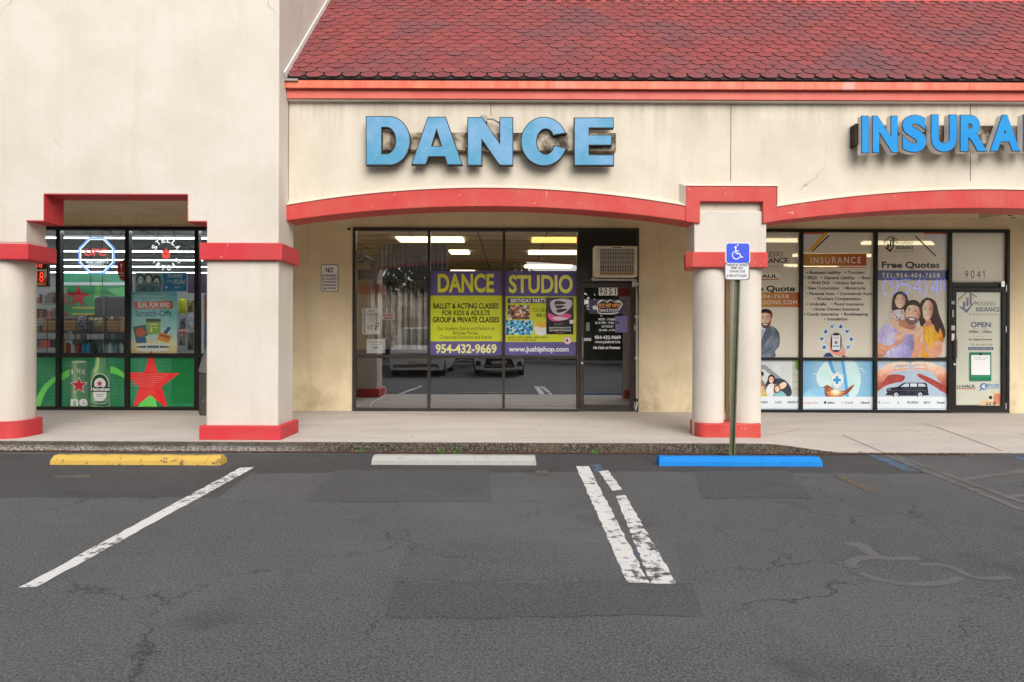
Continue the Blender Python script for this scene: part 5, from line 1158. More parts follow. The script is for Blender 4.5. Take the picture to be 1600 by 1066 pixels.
# store interior
TUBE = glow("fluorescent", (.93, .98, 1.0), 13.0); TUBE_FILL = glow("added_fill_tube", (.93, .98, 1.0), 40.0)
for i, Y in enumerate((12.55, 14.5, 16.1, 17.6, 19.2, 11.62)):  # the last strip is an unseen fill, added to light the window goods
    m = MB(); m.box(-14.6, LX[1]-.2, Y-.04, Y+.04, CZ-.05, CZ-.008, plain("white_fitting", (.45, .45, .45), .5)); m.box(-14.5, LX[1]-.3, Y-.011, Y+.011, CZ-.068, CZ-.052, TUBE if i < 5 else TUBE_FILL)
    tag(m.build("strip_light"), "long white fluorescent strip light on the store ceiling, "+("nearest the window", "second from the window", "third from the window", "fourth from the window", "farthest from the window", "just inside the window head")[i], "ceiling light", "strip lights of the store")
def at(px, py, Y): return W(px, py, Y)
def board(name, label, cat, x0, y0, x1, y1, Y, d, mat, group=None):
    q, r = at(x0, y1, Y), at(x1, y0, Y); m = MB(); m.box(q[0], r[0], Y, Y+d, q[2], r[2], mat); return tag(m.build(name, bevel=.004), label, cat, group)
a = Art(18.0); a.rect(100, 427, 200, 441, "#2c8a62", 0); a.rect(100, 446, 200, 505, "#1f8250", 0); a.rect(100, 441, 200, 446, "#b9c6c6", .5)
a.star(122, 464, 19, "#b3202e", .05, .42, 2); a.poly([(116, 480), (122, 470), (127, 480)], "#3f9a4c", 1)
a.poly([(147, 480), (147, 460), (149, 453), (150, 446), (155, 446), (156, 453), (158, 460), (158, 480)], "#4f9a4a", 3); a.ell(152.5, 466, 4, 3, "#dfe6dd", 4); a.poly([(166, 452), (200, 448), (200, 464), (182, 462)], "#57b06a", 2)
a.build("back_wall_mural", "green mural with a dark red star on the far wall of the store", "wall mural")
board("wall_panel", "pale grey panel hanging beside the green mural in the store", "panel", 55, 449, 101, 474, 17.5, .1, plain("pale_grey_panel", (.5, .53, .53), .6))
# dark rack, wire baskets, boxes and bags
t = thing("black_counter", "black fabric topped counter standing behind the wire rack in the store", "counter", (at(170, 470, 14)[0], 14.2, SW))
m = MB(); q, r = at(146, 490, 14.0), at(206, 464, 14.0); m.box(q[0], r[0], 14.0, 14.8, SW, r[2], plain("dark_fabric", (.035, .045, .05), .8)); m.build("counter_body", t, bevel=.05)
m = MB(); q2 = at(163, 464, 14); m.box(q2[0]-.02, q2[0]+.02, 13.98, 14.0, SW, r[2]+.02, plain("grey_seam", (.09, .10, .11), .8)); m.build("seam", t)
yb = 12.0
t = thing("wire_rack", "black wire display rack of three shelves inside the store window", "display rack", (at(150, 600, yb)[0], yb+.25, SW))
q, r = at(70, 556, yb), at(197, 495, yb); m = MB()
for z in (at(100, 519, yb)[2], at(100, 531, yb)[2], at(100, 556, yb)[2]):
    for y in (yb-.22, yb+.25): m.tube([(q[0]-.3, y, z), (r[0], y, z)], .008, BLACK, 6)
    for i in range(26): x = q[0]-.3+(r[0]-q[0]+.3)*i/25; m.tube([(x, yb-.22, z), (x, yb+.25, z)], .004, BLACK, 5)
m.build("shelf", t)
m = MB()
for i in range(8): x = q[0]-.3+(r[0]-q[0]+.3)*i/7; m.tube([(x, yb-.22, SW), (x, yb-.22, at(100, 499, yb)[2])], .006, BLACK, 6)
for i in range(4): z = at(100, 501+5*i, yb)[2]; m.tube([(q[0]-.3, yb-.22, z), (r[0], yb-.22, z)], .005, BLACK, 6)
m.build("wire_front", t)
m = MB(); P_ = smooth_loop([(137, 519), (137, 498), (140, 494), (162, 494), (165, 498), (165, 519)], 3, False); m.tube([at(x, y, yb-.26) for x, y in P_], .016, BLACK, 8); m.build("basket_handle", t)
CARD = painted("cardboard", (.50, .30, .14), (.38, .22, .10), .4, 4, 30, .8, .1, False)
for i, (x0, x1, y0, y1) in enumerate(((67, 94, 501, 517), (94, 119, 501, 517), (160, 196, 501, 519))):
    q, r = at(x0, y1, yb-.1), at(x1, y0, yb-.1); m = MB(); m.box(q[0], r[0], yb-.12, yb+.18, q[2], r[2], CARD); o = m.build("cardboard_box", bevel=.004)
    tag(o, ("tan cardboard box on the wire rack nearest the left pillar", "tan cardboard box in the middle of the wire rack, left of the dark bag", "wide tan cardboard box on the wire rack by the mullion")[i], "box", "boxes on the wire rack")
    m = MB()
    for j in range(5): u = q[0]+(r[0]-q[0])*(j+.5)/5; m.lathe(u, yb-.02, [(.03, r[2]-.02), (.05, r[2]+.03), (.03, r[2]+.06), (.005, r[2]+.075)], ink(random.choice(["#3a2a24", "#6e4a34", "#28282c", "#8a7a6c"])), 8)
    tag(m.build("packets"), ("jumble of dark packets in the left box on the rack", "jumble of dark packets in the middle box on the rack", "jumble of dark packets in the wide box on the rack")[i], "snack packets", "packets in boxes"); SC.objects["packets" if i == 0 else f"packets.{i:03d}"]["kind"] = "stuff"
def bag(x0, y0, x1, y1, Y, c1, c2, label, name="snack_bag", group="bags and packets in the store window"):
    q, r = at(x0, y1, Y), at(x1, y0, Y); w_, h = r[0]-q[0], r[2]-q[2]; m = MB(); n = 8; vs = []
    M_ = painted("bag_"+c1+c2, lin(c1), lin(c2), 1.4, 22, 60, .3, 0, False) if "bag_"+c1+c2 not in _M else _M["bag_"+c1+c2]
    for j in range(n+1):
        v = j/n; f = math.sin(math.pi*min(1, max(0, v)))**.5
        for s in (-1, 1):
            for i in range(7):
                u = i/6; bulge = .06*f*math.sin(math.pi*u)
                vs.append((q[0]+w_*(u+(.06*(.5-u))*f)+random.uniform(-.002, .002), Y-s*bulge, q[2]+h*v))
    fs = []
    for j in range(n):
        for s in (0, 1):
            for i in range(6): b_ = j*14+s*7+i; fs.append((b_, b_+1, b_+15, b_+14))
    m.mesh(vs, fs, M_); return tag(m.build(name, smooth=True), label, "snack bag", group)
bag(120, 494, 138, 519, yb-.1, "#26263c", "#9a98b0", "dark purple snack bag on the wire rack between two boxes")
bag(146, 496, 160, 517, yb-.1, "#5c5c34", "#c4bc94", "olive snack bag inside the black basket handle")
bag(278.5, 467, 292, 490, 11.8, "#d2c81e", "#e8e04c", "bright yellow packet hanging right of the lottery poster")
bag(280, 497, 290, 517, 11.85, "#3a3c44", "#8a8c94", "grey packet hanging below the yellow packet")
bag(278, 515, 292, 523, 11.8, "#c4504c", "#e0b0a4", "small red and white packet below the grey packet")
bag(279, 524, 290, 540, 11.85, "#6a5a58", "#b0a4a0", "pale brown packet right of the foot of the lottery poster")
bag(293, 470, 303, 488, 11.9, "#2c2a2c", "#a89c4c", "black and gold packet beside the right mullion, upper one")
bag(293, 492, 303, 515, 11.9, "#9aa4ae", "#d8dce0", "silver packet beside the right mullion")
bag(293, 520, 303, 547, 11.9, "#3c3632", "#77706a", "dark brown packet low beside the right mullion")
goods = [("#c8b83c", "yellow"), ("#7a2c20", "dark red"), ("#c9c4c4", "white"), ("#9a3c3c", "red"), ("#2f8fbf", "bright blue"), ("#3f9fd0", "sky blue"), ("#2c3038", "black"), ("#4c6a74", "slate"), ("#8aa4ac", "grey blue"), ("#b9c4c8", "silver"), ("#6a8a94", "teal grey"), ("#98a8a0", "sage")]
for i, (c, nm) in enumerate(goods):
    x0 = 95+8.2*i; q, r = at(x0, 551, yb), at(x0+7.2, 536+random.uniform(-1, 2), yb); cx = (q[0]+r[0])/2; rr = (r[0]-q[0])/2
    m = MB(); h = r[2]-q[2]; m.lathe(cx, yb, [(rr*.9, q[2]-.04), (rr, q[2]), (rr, q[2]+h*.7), (rr*.55, q[2]+h*.88), (rr*.5, q[2]+h)], ink(c), 14)
    tag(m.build("bottle", smooth=True), f"{nm} bottle on the bottom shelf of the wire rack", "bottle", "bottles on the wire rack")
for i in range(11):
    x0 = 96+9*i; q, r = at(x0, 530, yb), at(x0+8, 522+random.uniform(-.5, 1.5), yb); m = MB(); m.box(q[0], r[0], yb-.1, yb+.1, q[2]-.01, r[2], ink(random.choice(["#8a9298", "#b9bcbc", "#4a4e58", "#a89a84", "#5f6f7c"])))
    o = m.build("packet", bevel=.006); tag(o, "small boxed packet on the middle shelf of the wire rack", "packet", "boxed packets on the middle shelf")
t = thing("snack_shelf", "wooden snack shelf unit with dark goods at the far left of the store", "shelf unit", (at(75, 500, 15)[0], 15.2, SW))
for z in (474, 497, 520, 543):
    q, r = at(55, z, 15), at(92, z, 15); m = MB(); m.box(q[0], r[0], 15, 15.4, q[2]-.02, q[2], ink("#8d7a5c")); m.build("shelf", t)
    m = MB()
    for j in range(9): u = q[0]+(r[0]-q[0])*(j+.5)/9; hh = random.uniform(.12, .26); m.box(u-.035, u+.035, 15.05, 15.3, q[2]+.002, q[2]+hh, ink(random.choice(["#3a332c", "#6f5d48", "#23262c", "#8a8070", "#4f5a66", "#9a4a3a"])))
    m.build("goods", t)
t = thing("deli_case", "yellow trimmed display case of snacks below the red star mural", "display case", (at(130, 500, 16)[0], 16.3, SW))
q, r = at(113, 500, 16), at(147, 481, 16); m = MB(); m.box(q[0], r[0], 16, 16.5, SW, q[2], ink("#2c3a34")); m.build("case_base", t)
m = MB()
for z in (q[2], (q[2]+r[2])/2, r[2]): m.box(q[0], r[0], 15.98, 16.5, z-.02, z+.015, ink("#c8bc5c"))
m.build("case_shelf", t); m = MB()
for j in range(14): u = q[0]+.05+(r[0]-q[0]-.1)*j/13; m.box(u-.02, u+.02, 16.1, 16.3, q[2]+.016, q[2]+random.uniform(.10, .16), ink(random.choice(["#d8cc4c", "#e8e4d8", "#c8a03c"])))
m.build("case_goods", t)
board("shelf_back", "dark purple board standing at the right end of the store window", "board", 293, 427, 330, 458, 12.4, .05, ink("#4a3c50"))
board("white_post", "white upright post at the right end of the store window", "post", 315, 466, 318, 552, 11.75, .04, ink("#dcdad4"))
board("store_wall_poster", "narrow red and blue poster behind the white post", "poster", 318.5, 460, 325, 545, 11.8, .02, grad("red_blue_poster", [(0, "#1d4f8f"), (.45, "#2a5fa0"), (.5, "#a8442c"), (1, "#8a3c34")], 2, at(320, 545, 11.8)[2], at(320, 460, 11.8)[2]))
m = MB()
for pts in ([(60, 356), (110, 354), (141, 353), (150, 358), (172, 361), (190, 356), (197, 352)], [(172, 361), (176, 368), (186, 370), (194, 360)], [(200, 356), (225, 362), (240, 366)]): m.tube([W(x, y, YP+.05) for x, y in smooth_loop(pts, 4, False)], .005, BLACK, 5)
tag(m.build("loose_cable"), "loose black cables looping along the top of the store windows", "cable")
# concrete litter bin just behind the square pillar
bx, by = wx(334, 10.7), 10.7
t = thing("litter_bin", "speckled concrete litter bin with a grey dome lid behind the square pillar", "litter bin", (bx, by, SW))
m = MB(); m.lathe(bx, by, [(.20, SW), (.21, SW+.05), (.21, SW+.62), (.19, SW+.66)], KERB, 28); m.build("bin_body", t, smooth=True)
m = MB(); m.lathe(bx, by, [(.215, SW+.66), (.22, SW+.70), (.20, SW+.76), (.15, SW+.95), (.09, SW+1.1), (.05, SW+1.14)], plain("grey_plastic", (.19, .18, .17), .5), 28); m.build("bin_lid", t, smooth=True)

# ------------------------------------------------------------------ dance studio interior
LP_FILL = glow("added_fill_strip", (1.0, .95, .82), 24.0); LP = glow("light_panel", (1.0, .90, .60), 3.6); LPO = glow("amber_light_panel", (1.0, .58, .14), 2.0)
for px0, px1, Y, mt, lb in ((622, 724, 12.9, LP, "wide pale ceiling light panel across the first two studio windows"), (831, 935, 12.9, LPO, "amber ceiling light panel behind the STUDIO banner"), (703, 733, 14.75, LP, "short pale ceiling light panel above the DANCE banner"), (826, 918, 14.75, LP, "pale ceiling light panel below the amber one"),
   (820, 893, 17.6, LP, "narrow far ceiling light panel above the word STUDIO"), (560, 900, 11.66, LP_FILL, "bright light strip just inside the studio window head"), (700, 742, 19.0, LP, "farthest ceiling light panel above the word DANCE")):  # the strip at the window head is an unseen fill added for the curtain
    x0, x1 = W(px0, 400, Y)[0], W(px1, 400, Y)[0]; m = MB(); m.box(x0, x1, Y-(.28 if Y > 12 else .06), Y+(.28 if Y > 12 else .06), CZ-.03, CZ-.007, mt)
    tag(m.build("ceiling_light"), lb, "ceiling light", "light panels of the studio")
CURT = plain("black_curtain", (.028, .027, .03), .85); SHEER = painted("sheer_grey_curtain", (.72, .68, .66), (.14, .13, .13), 1.0, 2.5, 30, .8, 0)
def curtain(px0, px1, py0, py1, Y, mat, amp, n, name, label):
    m = MB(); vs = []; k = 160
    for i in range(k+1):
        u = i/k; px = px0+(px1-px0)*u; ph = u*n*6.283+math.sin(u*23)*.7
        for py in (py0, (py0+py1)/2, py1): q = W(px, py, Y); vs.append((q[0], Y+amp*math.sin(ph)*(1 if py > py0 else .6)+amp*.4*math.sin(ph*2.3+1), q[2]))
    m.mesh(vs, [(3*i+j, 3*i+3+j, 3*i+4+j, 3*i+1+j) for i in range(k) for j in (0, 1)], mat)
    return tag(m.build(name, smooth=True, recalc=False), label, "curtain", "curtains of the studio")
curtain(592, 700, 381, 425, 12.4, CURT, .035, 16, "curtain", "black gathered valance hanging high behind the first studio windows")
curtain(574, 688, 434, 620, 12.5, SHEER, .05, 11, "curtain", "grey sheer curtain hanging full length behind the first studio window")
m = MB(); q, r = W(560, 437, 12.35), W(704, 422, 12.35); m.box(q[0], r[0], 12.3, 12.36, q[2], r[2], BLACK); tag(m.build("curtain_rail"), "black boxed curtain rail between the valance and the sheer curtain", "curtain rail")
m = MB(); q, r = W(545, 641, 12.0), W(905, 556, 12.0); m.box(q[0], r[0], 12.0, 12.05, SW, r[2]+.1, BLACK); tag(m.build("dark_backing"), "low black screen standing behind the bottom panes of the studio", "screen")  # black board added to darken the view through the bottom panes
m = MB(); q, r = W(908, 641, 12.05), W(1010, 441, 12.05); m.box(q[0], r[0], 12.1, 12.15, SW, r[2]+.2, BLACK); tag(m.build("black_backboard"), "black drape hanging behind the studio door", "drape")  # plain black board filling the view through the door glass
t = thing("track_light", "rail with two black spotlights inside the first studio window", "track light", W(575, 405, 12.0))
m = MB(); m.tube([W(556, 393, 12), W(575, 402, 12), W(592, 410, 12)], .012, BLACK); m.build("rail", t)
for px, py in ((565.5, 402), (585.5, 413)):
    c = W(px, py, 12); m = MB(); m.cyl(0, 0, -.09, .08, .062, BLACK, .045, 16); m.v = [(c[0]+x+.3*z, c[1]+y*.9, c[2]+z*.9-.2*y) for x, y, z in m.v]; m.tube([(c[0], c[1], c[2]+.08), (c[0], c[1], c[2]+.14)], .012, BLACK); m.build("spotlight", t, smooth=True)
m = MB()
for pts in ([(578, 636), (583, 628), (596, 622), (602, 615), (602, 606), (597, 604)],): m.tube([W(x, y, YW+.09) for x, y in smooth_loop(pts, 4, False)], .006, ink("#bfb8a6"), 6)
tag(m.build("white_cable"), "thin white cable curling up inside the bottom corner of the first studio window", "cable")
# insurance interior lights
LI = glow("warm_tube", (1.0, .86, .52), 6.0)
for px0, px1, py, lb in ((1192, 1250, 375, "warm tube light seen high in the pane behind the column"), (1348, 1462, 378.5, "warm tube light crossing the top of the family graphic"), (1240, 1368, 398, "warm tube light over the orange insurance title"), (1226, 1308, 414, "warm tube light just under the orange insurance title"), (1176, 1250, 427, "warm tube light over the truck hire name")):
    Y = (CZ-.04-HC)*F/(HOR-py); x0, x1 = W(px0, py, Y)[0], W(px1, py, Y)[0]; m = MB(); m.box(x0, x1, Y-.07, Y+.07, CZ-.06, CZ-.01, LI)
    tag(m.build("strip_light"), lb, "ceiling light", "tube lights of the insurance shop")

# ------------------------------------------------------------------ things on the walls and walkway
def plate(mb, px0, py0, px1, py1, Y, d, mat, r=.02, grow=0):
    q, s = W(px0, py1, Y), W(px1, py0, Y); mb.prism(rounded(q[0]-grow, s[0]+grow, q[2]-grow, s[2]+grow, r, 4), Y, Y+d, mat)
m = MB(); plate(m, 501.5, 413.5, 528.5, 455.5, YW-.012, .008, plain("sign_black", (.03, .03, .03), .5), .03); plate(m, 502.3, 414.3, 527.7, 454.7, YW-.014, .003, plain("sign_white", (.84, .83, .82), .5), .025)
s_ = tag(m.build("notice_sign"), "white metal notice listing banned activities beside the studio window", "wall sign")
a = Art(YW-.015); a.text("NO", 509, 418.5, 520.5, 426, "#1d1d1d", .05, 0)
for i, (s, x0, x1) in enumerate((("SKATEBOARDING", 503.8, 526.2), ("BICYCLE RIDING", 503.8, 526), ("SCOOTER RIDING", 504, 526), ("ROLLER BLADING", 504, 526), ("BALL PLAYING", 505, 525))): a.text(s, x0, 429+5*i, x1, 432.3+5*i, "#2a2a2a", .03, 0)
a.build("sign_lettering", "", "", parent=s_)
m = MB(); c = W(545, 358, YW-.02); m.lathe(0, 0, [(.024, 0), (.024, .02), (.012, .034)], BLACK, 16); m.v = [(c[0]+x, YW-z, c[2]+y) for x, y, z in m.v]; tag(m.build("wall_sensor"), "tiny black dome sensor on the wall at the studio window corner", "sensor")
# air conditioner
CASE = painted("yellowed_casing", (.74, .69, .57), (.48, .36, .22), .7, 6, 30, .5, 0)
Yf = 10.97
q, r = W(929, 432, Yf), W(996, 384.5, Yf)
t = thing("air_conditioner", "yellowed window air conditioner with a rusty grille above the studio door", "air conditioner", ((q[0]+r[0])/2, 11.1, q[2]))
m = MB(); x0, x1, z0, z1 = q[0], r[0], q[2], r[2]
m.box(x0, x1, Yf+.03, YW-.011, z0, z1, CASE); m.box(x0, x0+.09, Yf, Yf+.03, z0, z1, CASE); m.box(x1-.05, x1, Yf, Yf+.03, z0, z1, CASE); m.box(x0+.09, x1-.05, Yf, Yf+.03, z1-.045, z1, CASE); m.box(x0+.09, x1-.05, Yf, Yf+.03, z0, z0+.03, CASE); m.build("casing", t, bevel=.008)
def rust_fin():
    m, t_, b = new_mat("rusty_fins"); co = geo_pos(t_); sx = nd(t_, "ShaderNodeSeparateXYZ"); t_.links.new(co, sx.inputs[0])
    f = math_(t_, 'ADD', math_(t_, 'DIVIDE', math_(t_, 'SUBTRACT', sx.outputs[2], z0), z1-z0), math_(t_, 'MULTIPLY', math_(t_, 'SUBTRACT', noise(t_, co, 18, 5, .7), .5), .35))
    c = ramp(t_, f, [(.10, (.42, .26, .12)), (.17, (.30, .15, .06)), (.20, (.015, .012, .01)), (.27, (.04, .03, .02)), (.34, (.20, .16, .11)), (.6, (.17, .165, .155))])
    t_.links.new(c, b.inputs["Base Color"]); b.inputs["Roughness"].default_value = .6; return m
m = MB(); m.box(x0+.09, x1-.05, Yf+.022, Yf+.029, z0+.03, z1-.045, rust_fin()); m.build("fins", t)
m = MB(); gm = plain("grille_wire", (.66, .63, .55), .5)
for i in range(20): x = x0+.09+(x1-x0-.14)*(i+.5)/20; m.box(x-.0035, x+.0035, Yf+.004, Yf+.012, z0+.06, z1-.045, gm)
for i in range(5): z = z0+.09+(z1-z0-.14)*(i+.5)/5; m.box(x0+.09, x1-.05, Yf+.013, Yf+.019, z-.003, z+.003, gm)
m.build("grille", t); m = MB(); m.box((x0+x1)/2-.06, (x0+x1)/2+.09, Yf-.003, Yf+.002, z1-.033, z1-.018, plain("maker_plate", (.08, .075, .07), .4)); m.build("maker_plate", t)
# drain pipe from the air conditioner
m = MB(); pm = plain("white_pipe", (.55, .53, .49), .5); P_ = [W(931, 432.5, 11.2), W(931, 437, 11.2), W(994.5, 437.5, 11.2), W(994.8, 470, 11.2), W(995, 632, 11.2), W(993, 641, 11.2)]
m.tube(P_, .014, pm, 8); m.box(P_[0][0]-.07, P_[0][0]+.03, 11.18, 11.22, P_[1][2]-.018, P_[1][2]+.018, pm)
for py in (444, 495, 560, 625): q = W(994.8, py, 11.2); m.box(q[0]-.022, q[0]+.022, 11.175, YW+.0, q[2]-.02, q[2]+.02, pm if py != 625 else BLACK)
tag(m.build("drain_pipe", smooth=True), "thin white drain pipe running from the air conditioner down beside the studio door", "pipe")
# small fittings on the two doors
for px, py, w_, h_, mt, nm, lb, cat in ((918.5, 510.5, .06, .14, plain("grey_plate", (.20, .20, .21), .4), "key_switch", "grey oval key switch sticker on the studio door", "switch plate"), (918, 530.5, .12, .05, plain("pale_sticker", (.50, .52, .55), .4), "door_sticker", "small pale sticker above the studio door handle", "sticker"),
      (1489, 473, .055, .055, plain("round_sticker", (.36, .42, .52), .4), "door_sticker", "round bluish sticker on the insurance door frame", "sticker"), (1489, 490, .03, .12, plain("white_strip", (.40, .40, .40), .4), "door_strip", "narrow pale strip on the insurance door frame", "sticker"), (1489, 512.5, .06, .08, plain("cream_switch", (.55, .53, .48), .4), "door_buzzer", "cream buzzer box on the insurance door frame", "buzzer"), (1489, 527, .05, .12, METAL, "lock_plate", "metal lock plate on the insurance door frame", "lock plate")):
    q = W(px, py, YW-.04); m = MB(); m.box(q[0]-w_/2, q[0]+w_/2, YW-.045, YW-.034, q[2]-h_/2, q[2]+h_/2, mt); tag(m.build(nm, bevel=.004), lb, cat)
for d, px in ((1, 990), (2, 1566)):
    q = W(px, 444, YW-.05); m = MB(); m.box(q[0]-.03, q[0]+.03, YW-.07, YW-.034, q[2]-.05, q[2]+.05, METAL); tag(m.build("pivot_box", bevel=.004), ("metal pivot box at the top right corner of the studio door", "metal pivot box at the top right corner of the insurance door")[d-1], "door fitting")
# porch ceiling fittings
c = (W(768, 324, 10.5)[0], 10.5); m = MB(); m.lathe(c[0], c[1], [(.02, ZC-.07), (.09, ZC-.055), (.13, ZC-.02), (.14, ZC-.002)], plain("frosted_lens", (.72, .70, .66), .3), 24); tag(m.build("porch_light", smooth=True), "round white porch light peeping below the middle of the studio arch", "porch light")
zb_ = ZC-.10; Yb = (zb_-HC)*F/(HOR-349)
q0 = W(1570, 345, 10.45)[0]
t = thing("downlight_box", "beige box fitting with round holes on the porch ceiling at the right edge", "ceiling fitting", (q0+.6, 10.6, zb_)); bm_ = painted("beige_fitting", (.56, .45, .29), (.42, .32, .19), .4, 3, 40, .6, .1, False)
m = MB(); m.slab([(q0+.02, 10.38), (q0+1.3, 10.38), (q0+1.3, 10.85), (q0-.12, 10.85)], zb_, ZC-.002, bm_); m.build("fitting_body", t, bevel=.006)
for i in range(6): m = MB(); m.cyl(q0+.12+.19*i, 10.50+.20*(i % 2), zb_-.004, zb_-.001, .038, plain("lamp_hole", (.05, .035, .02), .8), n=16); m.build("lamp_hole", t)
m = MB(); q = W(474, 349, 9.1); m.box(q[0]-.15, q[0]+.38, 8.86, 9.4, ZC-.33, ZC-.002, CEIL); tag(m.build("ceiling_bulkhead", bevel=.01), "beige boxed bulkhead on the porch ceiling beside the square pillar", "bulkhead")

# ------------------------------------------------------------------ wheel stops
def stop(px0, px1, pyf, mat, label, skew=0.):
    Yf = HC*F/(pyf-HOR-ROLL*((px0+px1)/2-800)); a, b = W(px0, pyf, Yf)[0], W(px1, pyf, Yf)[0]; h, d = .092, .17
    m = MB(); n = 24; vs = []
    for i in range(n+1):
        u = i/n; x = a+(b-a)*u; e_ = .05*(1 if i in (0, n) else 0); j = lambda s=.003: random.uniform(-s, s)
        xs_ = x; k_ = .014 if i in (0, n) else 0; sgn = 1 if i == 0 else -1
        for y, z, inn in ((0, .0, 0), (.006, .045, 0), (.045, h, 1), (d-.045, h, 1), (d-.006, .045, 0), (d, 0, 0)):
            vs.append((xs_+(sgn*k_ if inn else 0)+(j() if 0 < i < n else 0), Yf+y+j(.002)+skew*(u-.5), z+(j(.002) if z else 0)))
    fs = [(6*i+k, 6*i+6+k, 6*i+7+k, 6*i+1+k) for i in range(n) for k in range(5)]+[(0, 1, 2, 3, 4, 5), tuple(range(6*n+5, 6*n-1, -1))]
    m.mesh(vs, fs, mat); return tag(m.build("wheel_stop", bevel=.004), label, "wheel stop", "wheel stops along the kerb")
def chip_mat(name, col, chip, lo, hi):
    m, t_, b = new_mat(name); co = geo_pos(t_)
    f = ramp(t_, noise(t_, co, 9, 6, .75, (1, 1.8, 1)), [(lo, bl(0)), (hi, bl(1))]); c = mix(t_, math_(t_, 'MULTIPLY', noise(t_, co, 3, 4), .35), col, tuple(x*.7 for x in col)); c = mix(t_, f, c, chip)
    t_.links.new(c, b.inputs["Base Color"]); b.inputs["Roughness"].default_value = .6; b.inputs["Specular IOR Level"].default_value = .2; bump(t_, b, noise(t_, co, 60, 4), .3, .005); return m
stop(77.5, 344.5, 727, chip_mat("chipped_yellow_paint", (.60, .39, .085), (.17, .12, .06), .565, .60), "chipped yellow wheel stop in front of the convenience store")
stop(580, 838, 727, chip_mat("bare_concrete_stop", (.40, .39, .365), (.24, .23, .21), .56, .72), "bare grey concrete wheel stop in front of the studio")
stop(1030, 1286, 729, chip_mat("bright_blue_paint", (.006, .215, .64), (.02, .17, .45), .60, .8), "bright blue painted wheel stop at the foot of the sign post")
# ------------------------------------------------------------------ painted markings
def paint(name, polys, mat, label, cat, group=None, z=.0030):
    if len(polys) > 1:
        c0 = G(*polys[0][0]); root = thing(name, label, cat, (c0[0], c0[1], 0), group)
    for p in polys:
        m = MB(); P = [Vector(G(*q, z)) for q in p]
        if len(P) == 4:                          # long strip with slightly uneven edges
            n = 40; L, R = [], []
            for i in range(n+1):
                u = i/n; L.append(P[0].lerp(P[3], u)+Vector((random.uniform(-.006, .006), 0, 0))); R.append(P[1].lerp(P[2], u)+Vector((random.uniform(-.006, .006), 0, 0)))
            for i in range(n): m.face([L[i], R[i], R[i+1], L[i+1]], mat)
        else: m.face(P, mat)
        if len(polys) > 1: m.build("paint_segment", root)
        else: return tag(m.build(name, origin=(0, 0, 0)), label, cat, group)
paint("parking_stripe", [[(375, 731), (398, 730), (58, 917), (30, 918)]], ROAD_WHITE, "single worn white stripe slanting across the left of the car park", "parking stripe", "white parking stripes")
paint("parking_stripe", [[(900, 728.5), (920, 728.5), (1014, 911), (980, 910)]], ROAD_WHITE, "left stripe of the worn white pair in the middle", "parking stripe", "white parking stripes")
paint("parking_stripe", [[(936, 737), (950, 735), (972, 765), (957, 767)], [(962, 775), (977, 773), (1057, 912), (1018, 912)]], ROAD_WHITE, "right stripe of the worn white pair in the middle, broken near the kerb", "parking stripe", "white parking stripes")
paint("blue_paint_trace", [[(921, 726), (938, 725), (946, 737), (930, 738)], [(985, 845), (995, 845), (1028, 908), (1015, 909)], [(942, 742), (950, 741), (958, 752), (950, 754)]], ROAD_BLUE, "worn blue paint showing between the white pair of stripes", "paint trace", None, .0022)
paint("faded_stripe", [[(1380, 711), (1394, 711), (1612, 800), (1586, 795)], [(1394, 711.5), (1402, 711), (1620, 790), (1590, 784)]], ROAD_GREY, "faded grey double stripe running off the right edge", "faded stripe", "faded grey stripes", .0026)
paint("faded_stripe", [[(1492, 749), (1500, 752), (1610, 737), (1605, 732)], [(1575, 774), (1584, 777), (1625, 774), (1625, 769)]], ROAD_GREY, "faded grey cross hatch bars at the right edge", "faded stripe", "faded grey stripes")
paint("blue_paint_trace", [[(1353, 710), (1372, 710), (1440, 737), (1418, 737)]], ROAD_BLUE, "worn blue paint beside the faded double stripe", "paint trace", None, .0021)
paint("blue_paint_trace", [[(1562, 709), (1590, 709), (1625, 722), (1612, 722)]], ROAD_BLUE, "worn blue paint against the walkway at the far right", "paint trace", None, .0021)
paint("yellow_paint_trace", [[(1298, 741), (1308, 740), (1372, 768), (1356, 769)]], ROAD_YELLOW, "ghost of an old yellow stripe right of the blue wheel stop", "paint trace")
paint("yellow_paint_trace", [[(836, 735), (856, 735), (858, 741), (838, 741)]], ROAD_YELLOW, "small ghost of yellow paint right of the grey wheel stop", "paint trace")
paint("yellow_paint_trace", [[(84, 743), (140, 742), (142, 746), (88, 747)]], ROAD_YELLOW, "ghost of yellow paint in front of the yellow wheel stop", "paint trace")
q = G(1450, 890); wsy = thing("wheelchair_symbol", "faded wheelchair symbol painted on the asphalt at the right", "painted symbol", (q[0], q[1], 0))
def stroke(pts, wd):
    m = MB(); stroke.n += 1
    P = [Vector(G(x, y, .0008+.0002*stroke.n+.00002*i)) for i, (x, y) in enumerate(smooth_loop(pts, 6, False))]
    for p, q in zip(P, P[1:]):
        d = (q-p).normalized(); nrm = Vector((-d.y, d.x, 0))*wd/2; m.face([p-nrm, q-nrm, q+nrm, p+nrm], ROAD_GHOST)
    m.build("painted_stroke", wsy)
stroke.n = 0
stroke([(1327, 852), (1345, 850), (1352, 858), (1366, 867), (1384, 873)], .085); stroke([(1382, 873), (1410, 872.5), (1438, 872.5)], .06)
stroke([(1385, 870), (1345, 872), (1328, 880), (1336, 888)], .07); stroke([(1345, 895), (1370, 905), (1410, 912), (1450, 913), (1485, 908), (1501, 902)], .06)
stroke([(1435, 882), (1470, 882), (1490, 888), (1508, 897), (1535, 904), (1578, 902)], .055); stroke([(1560, 905), (1568, 902), (1582, 904)], .05)
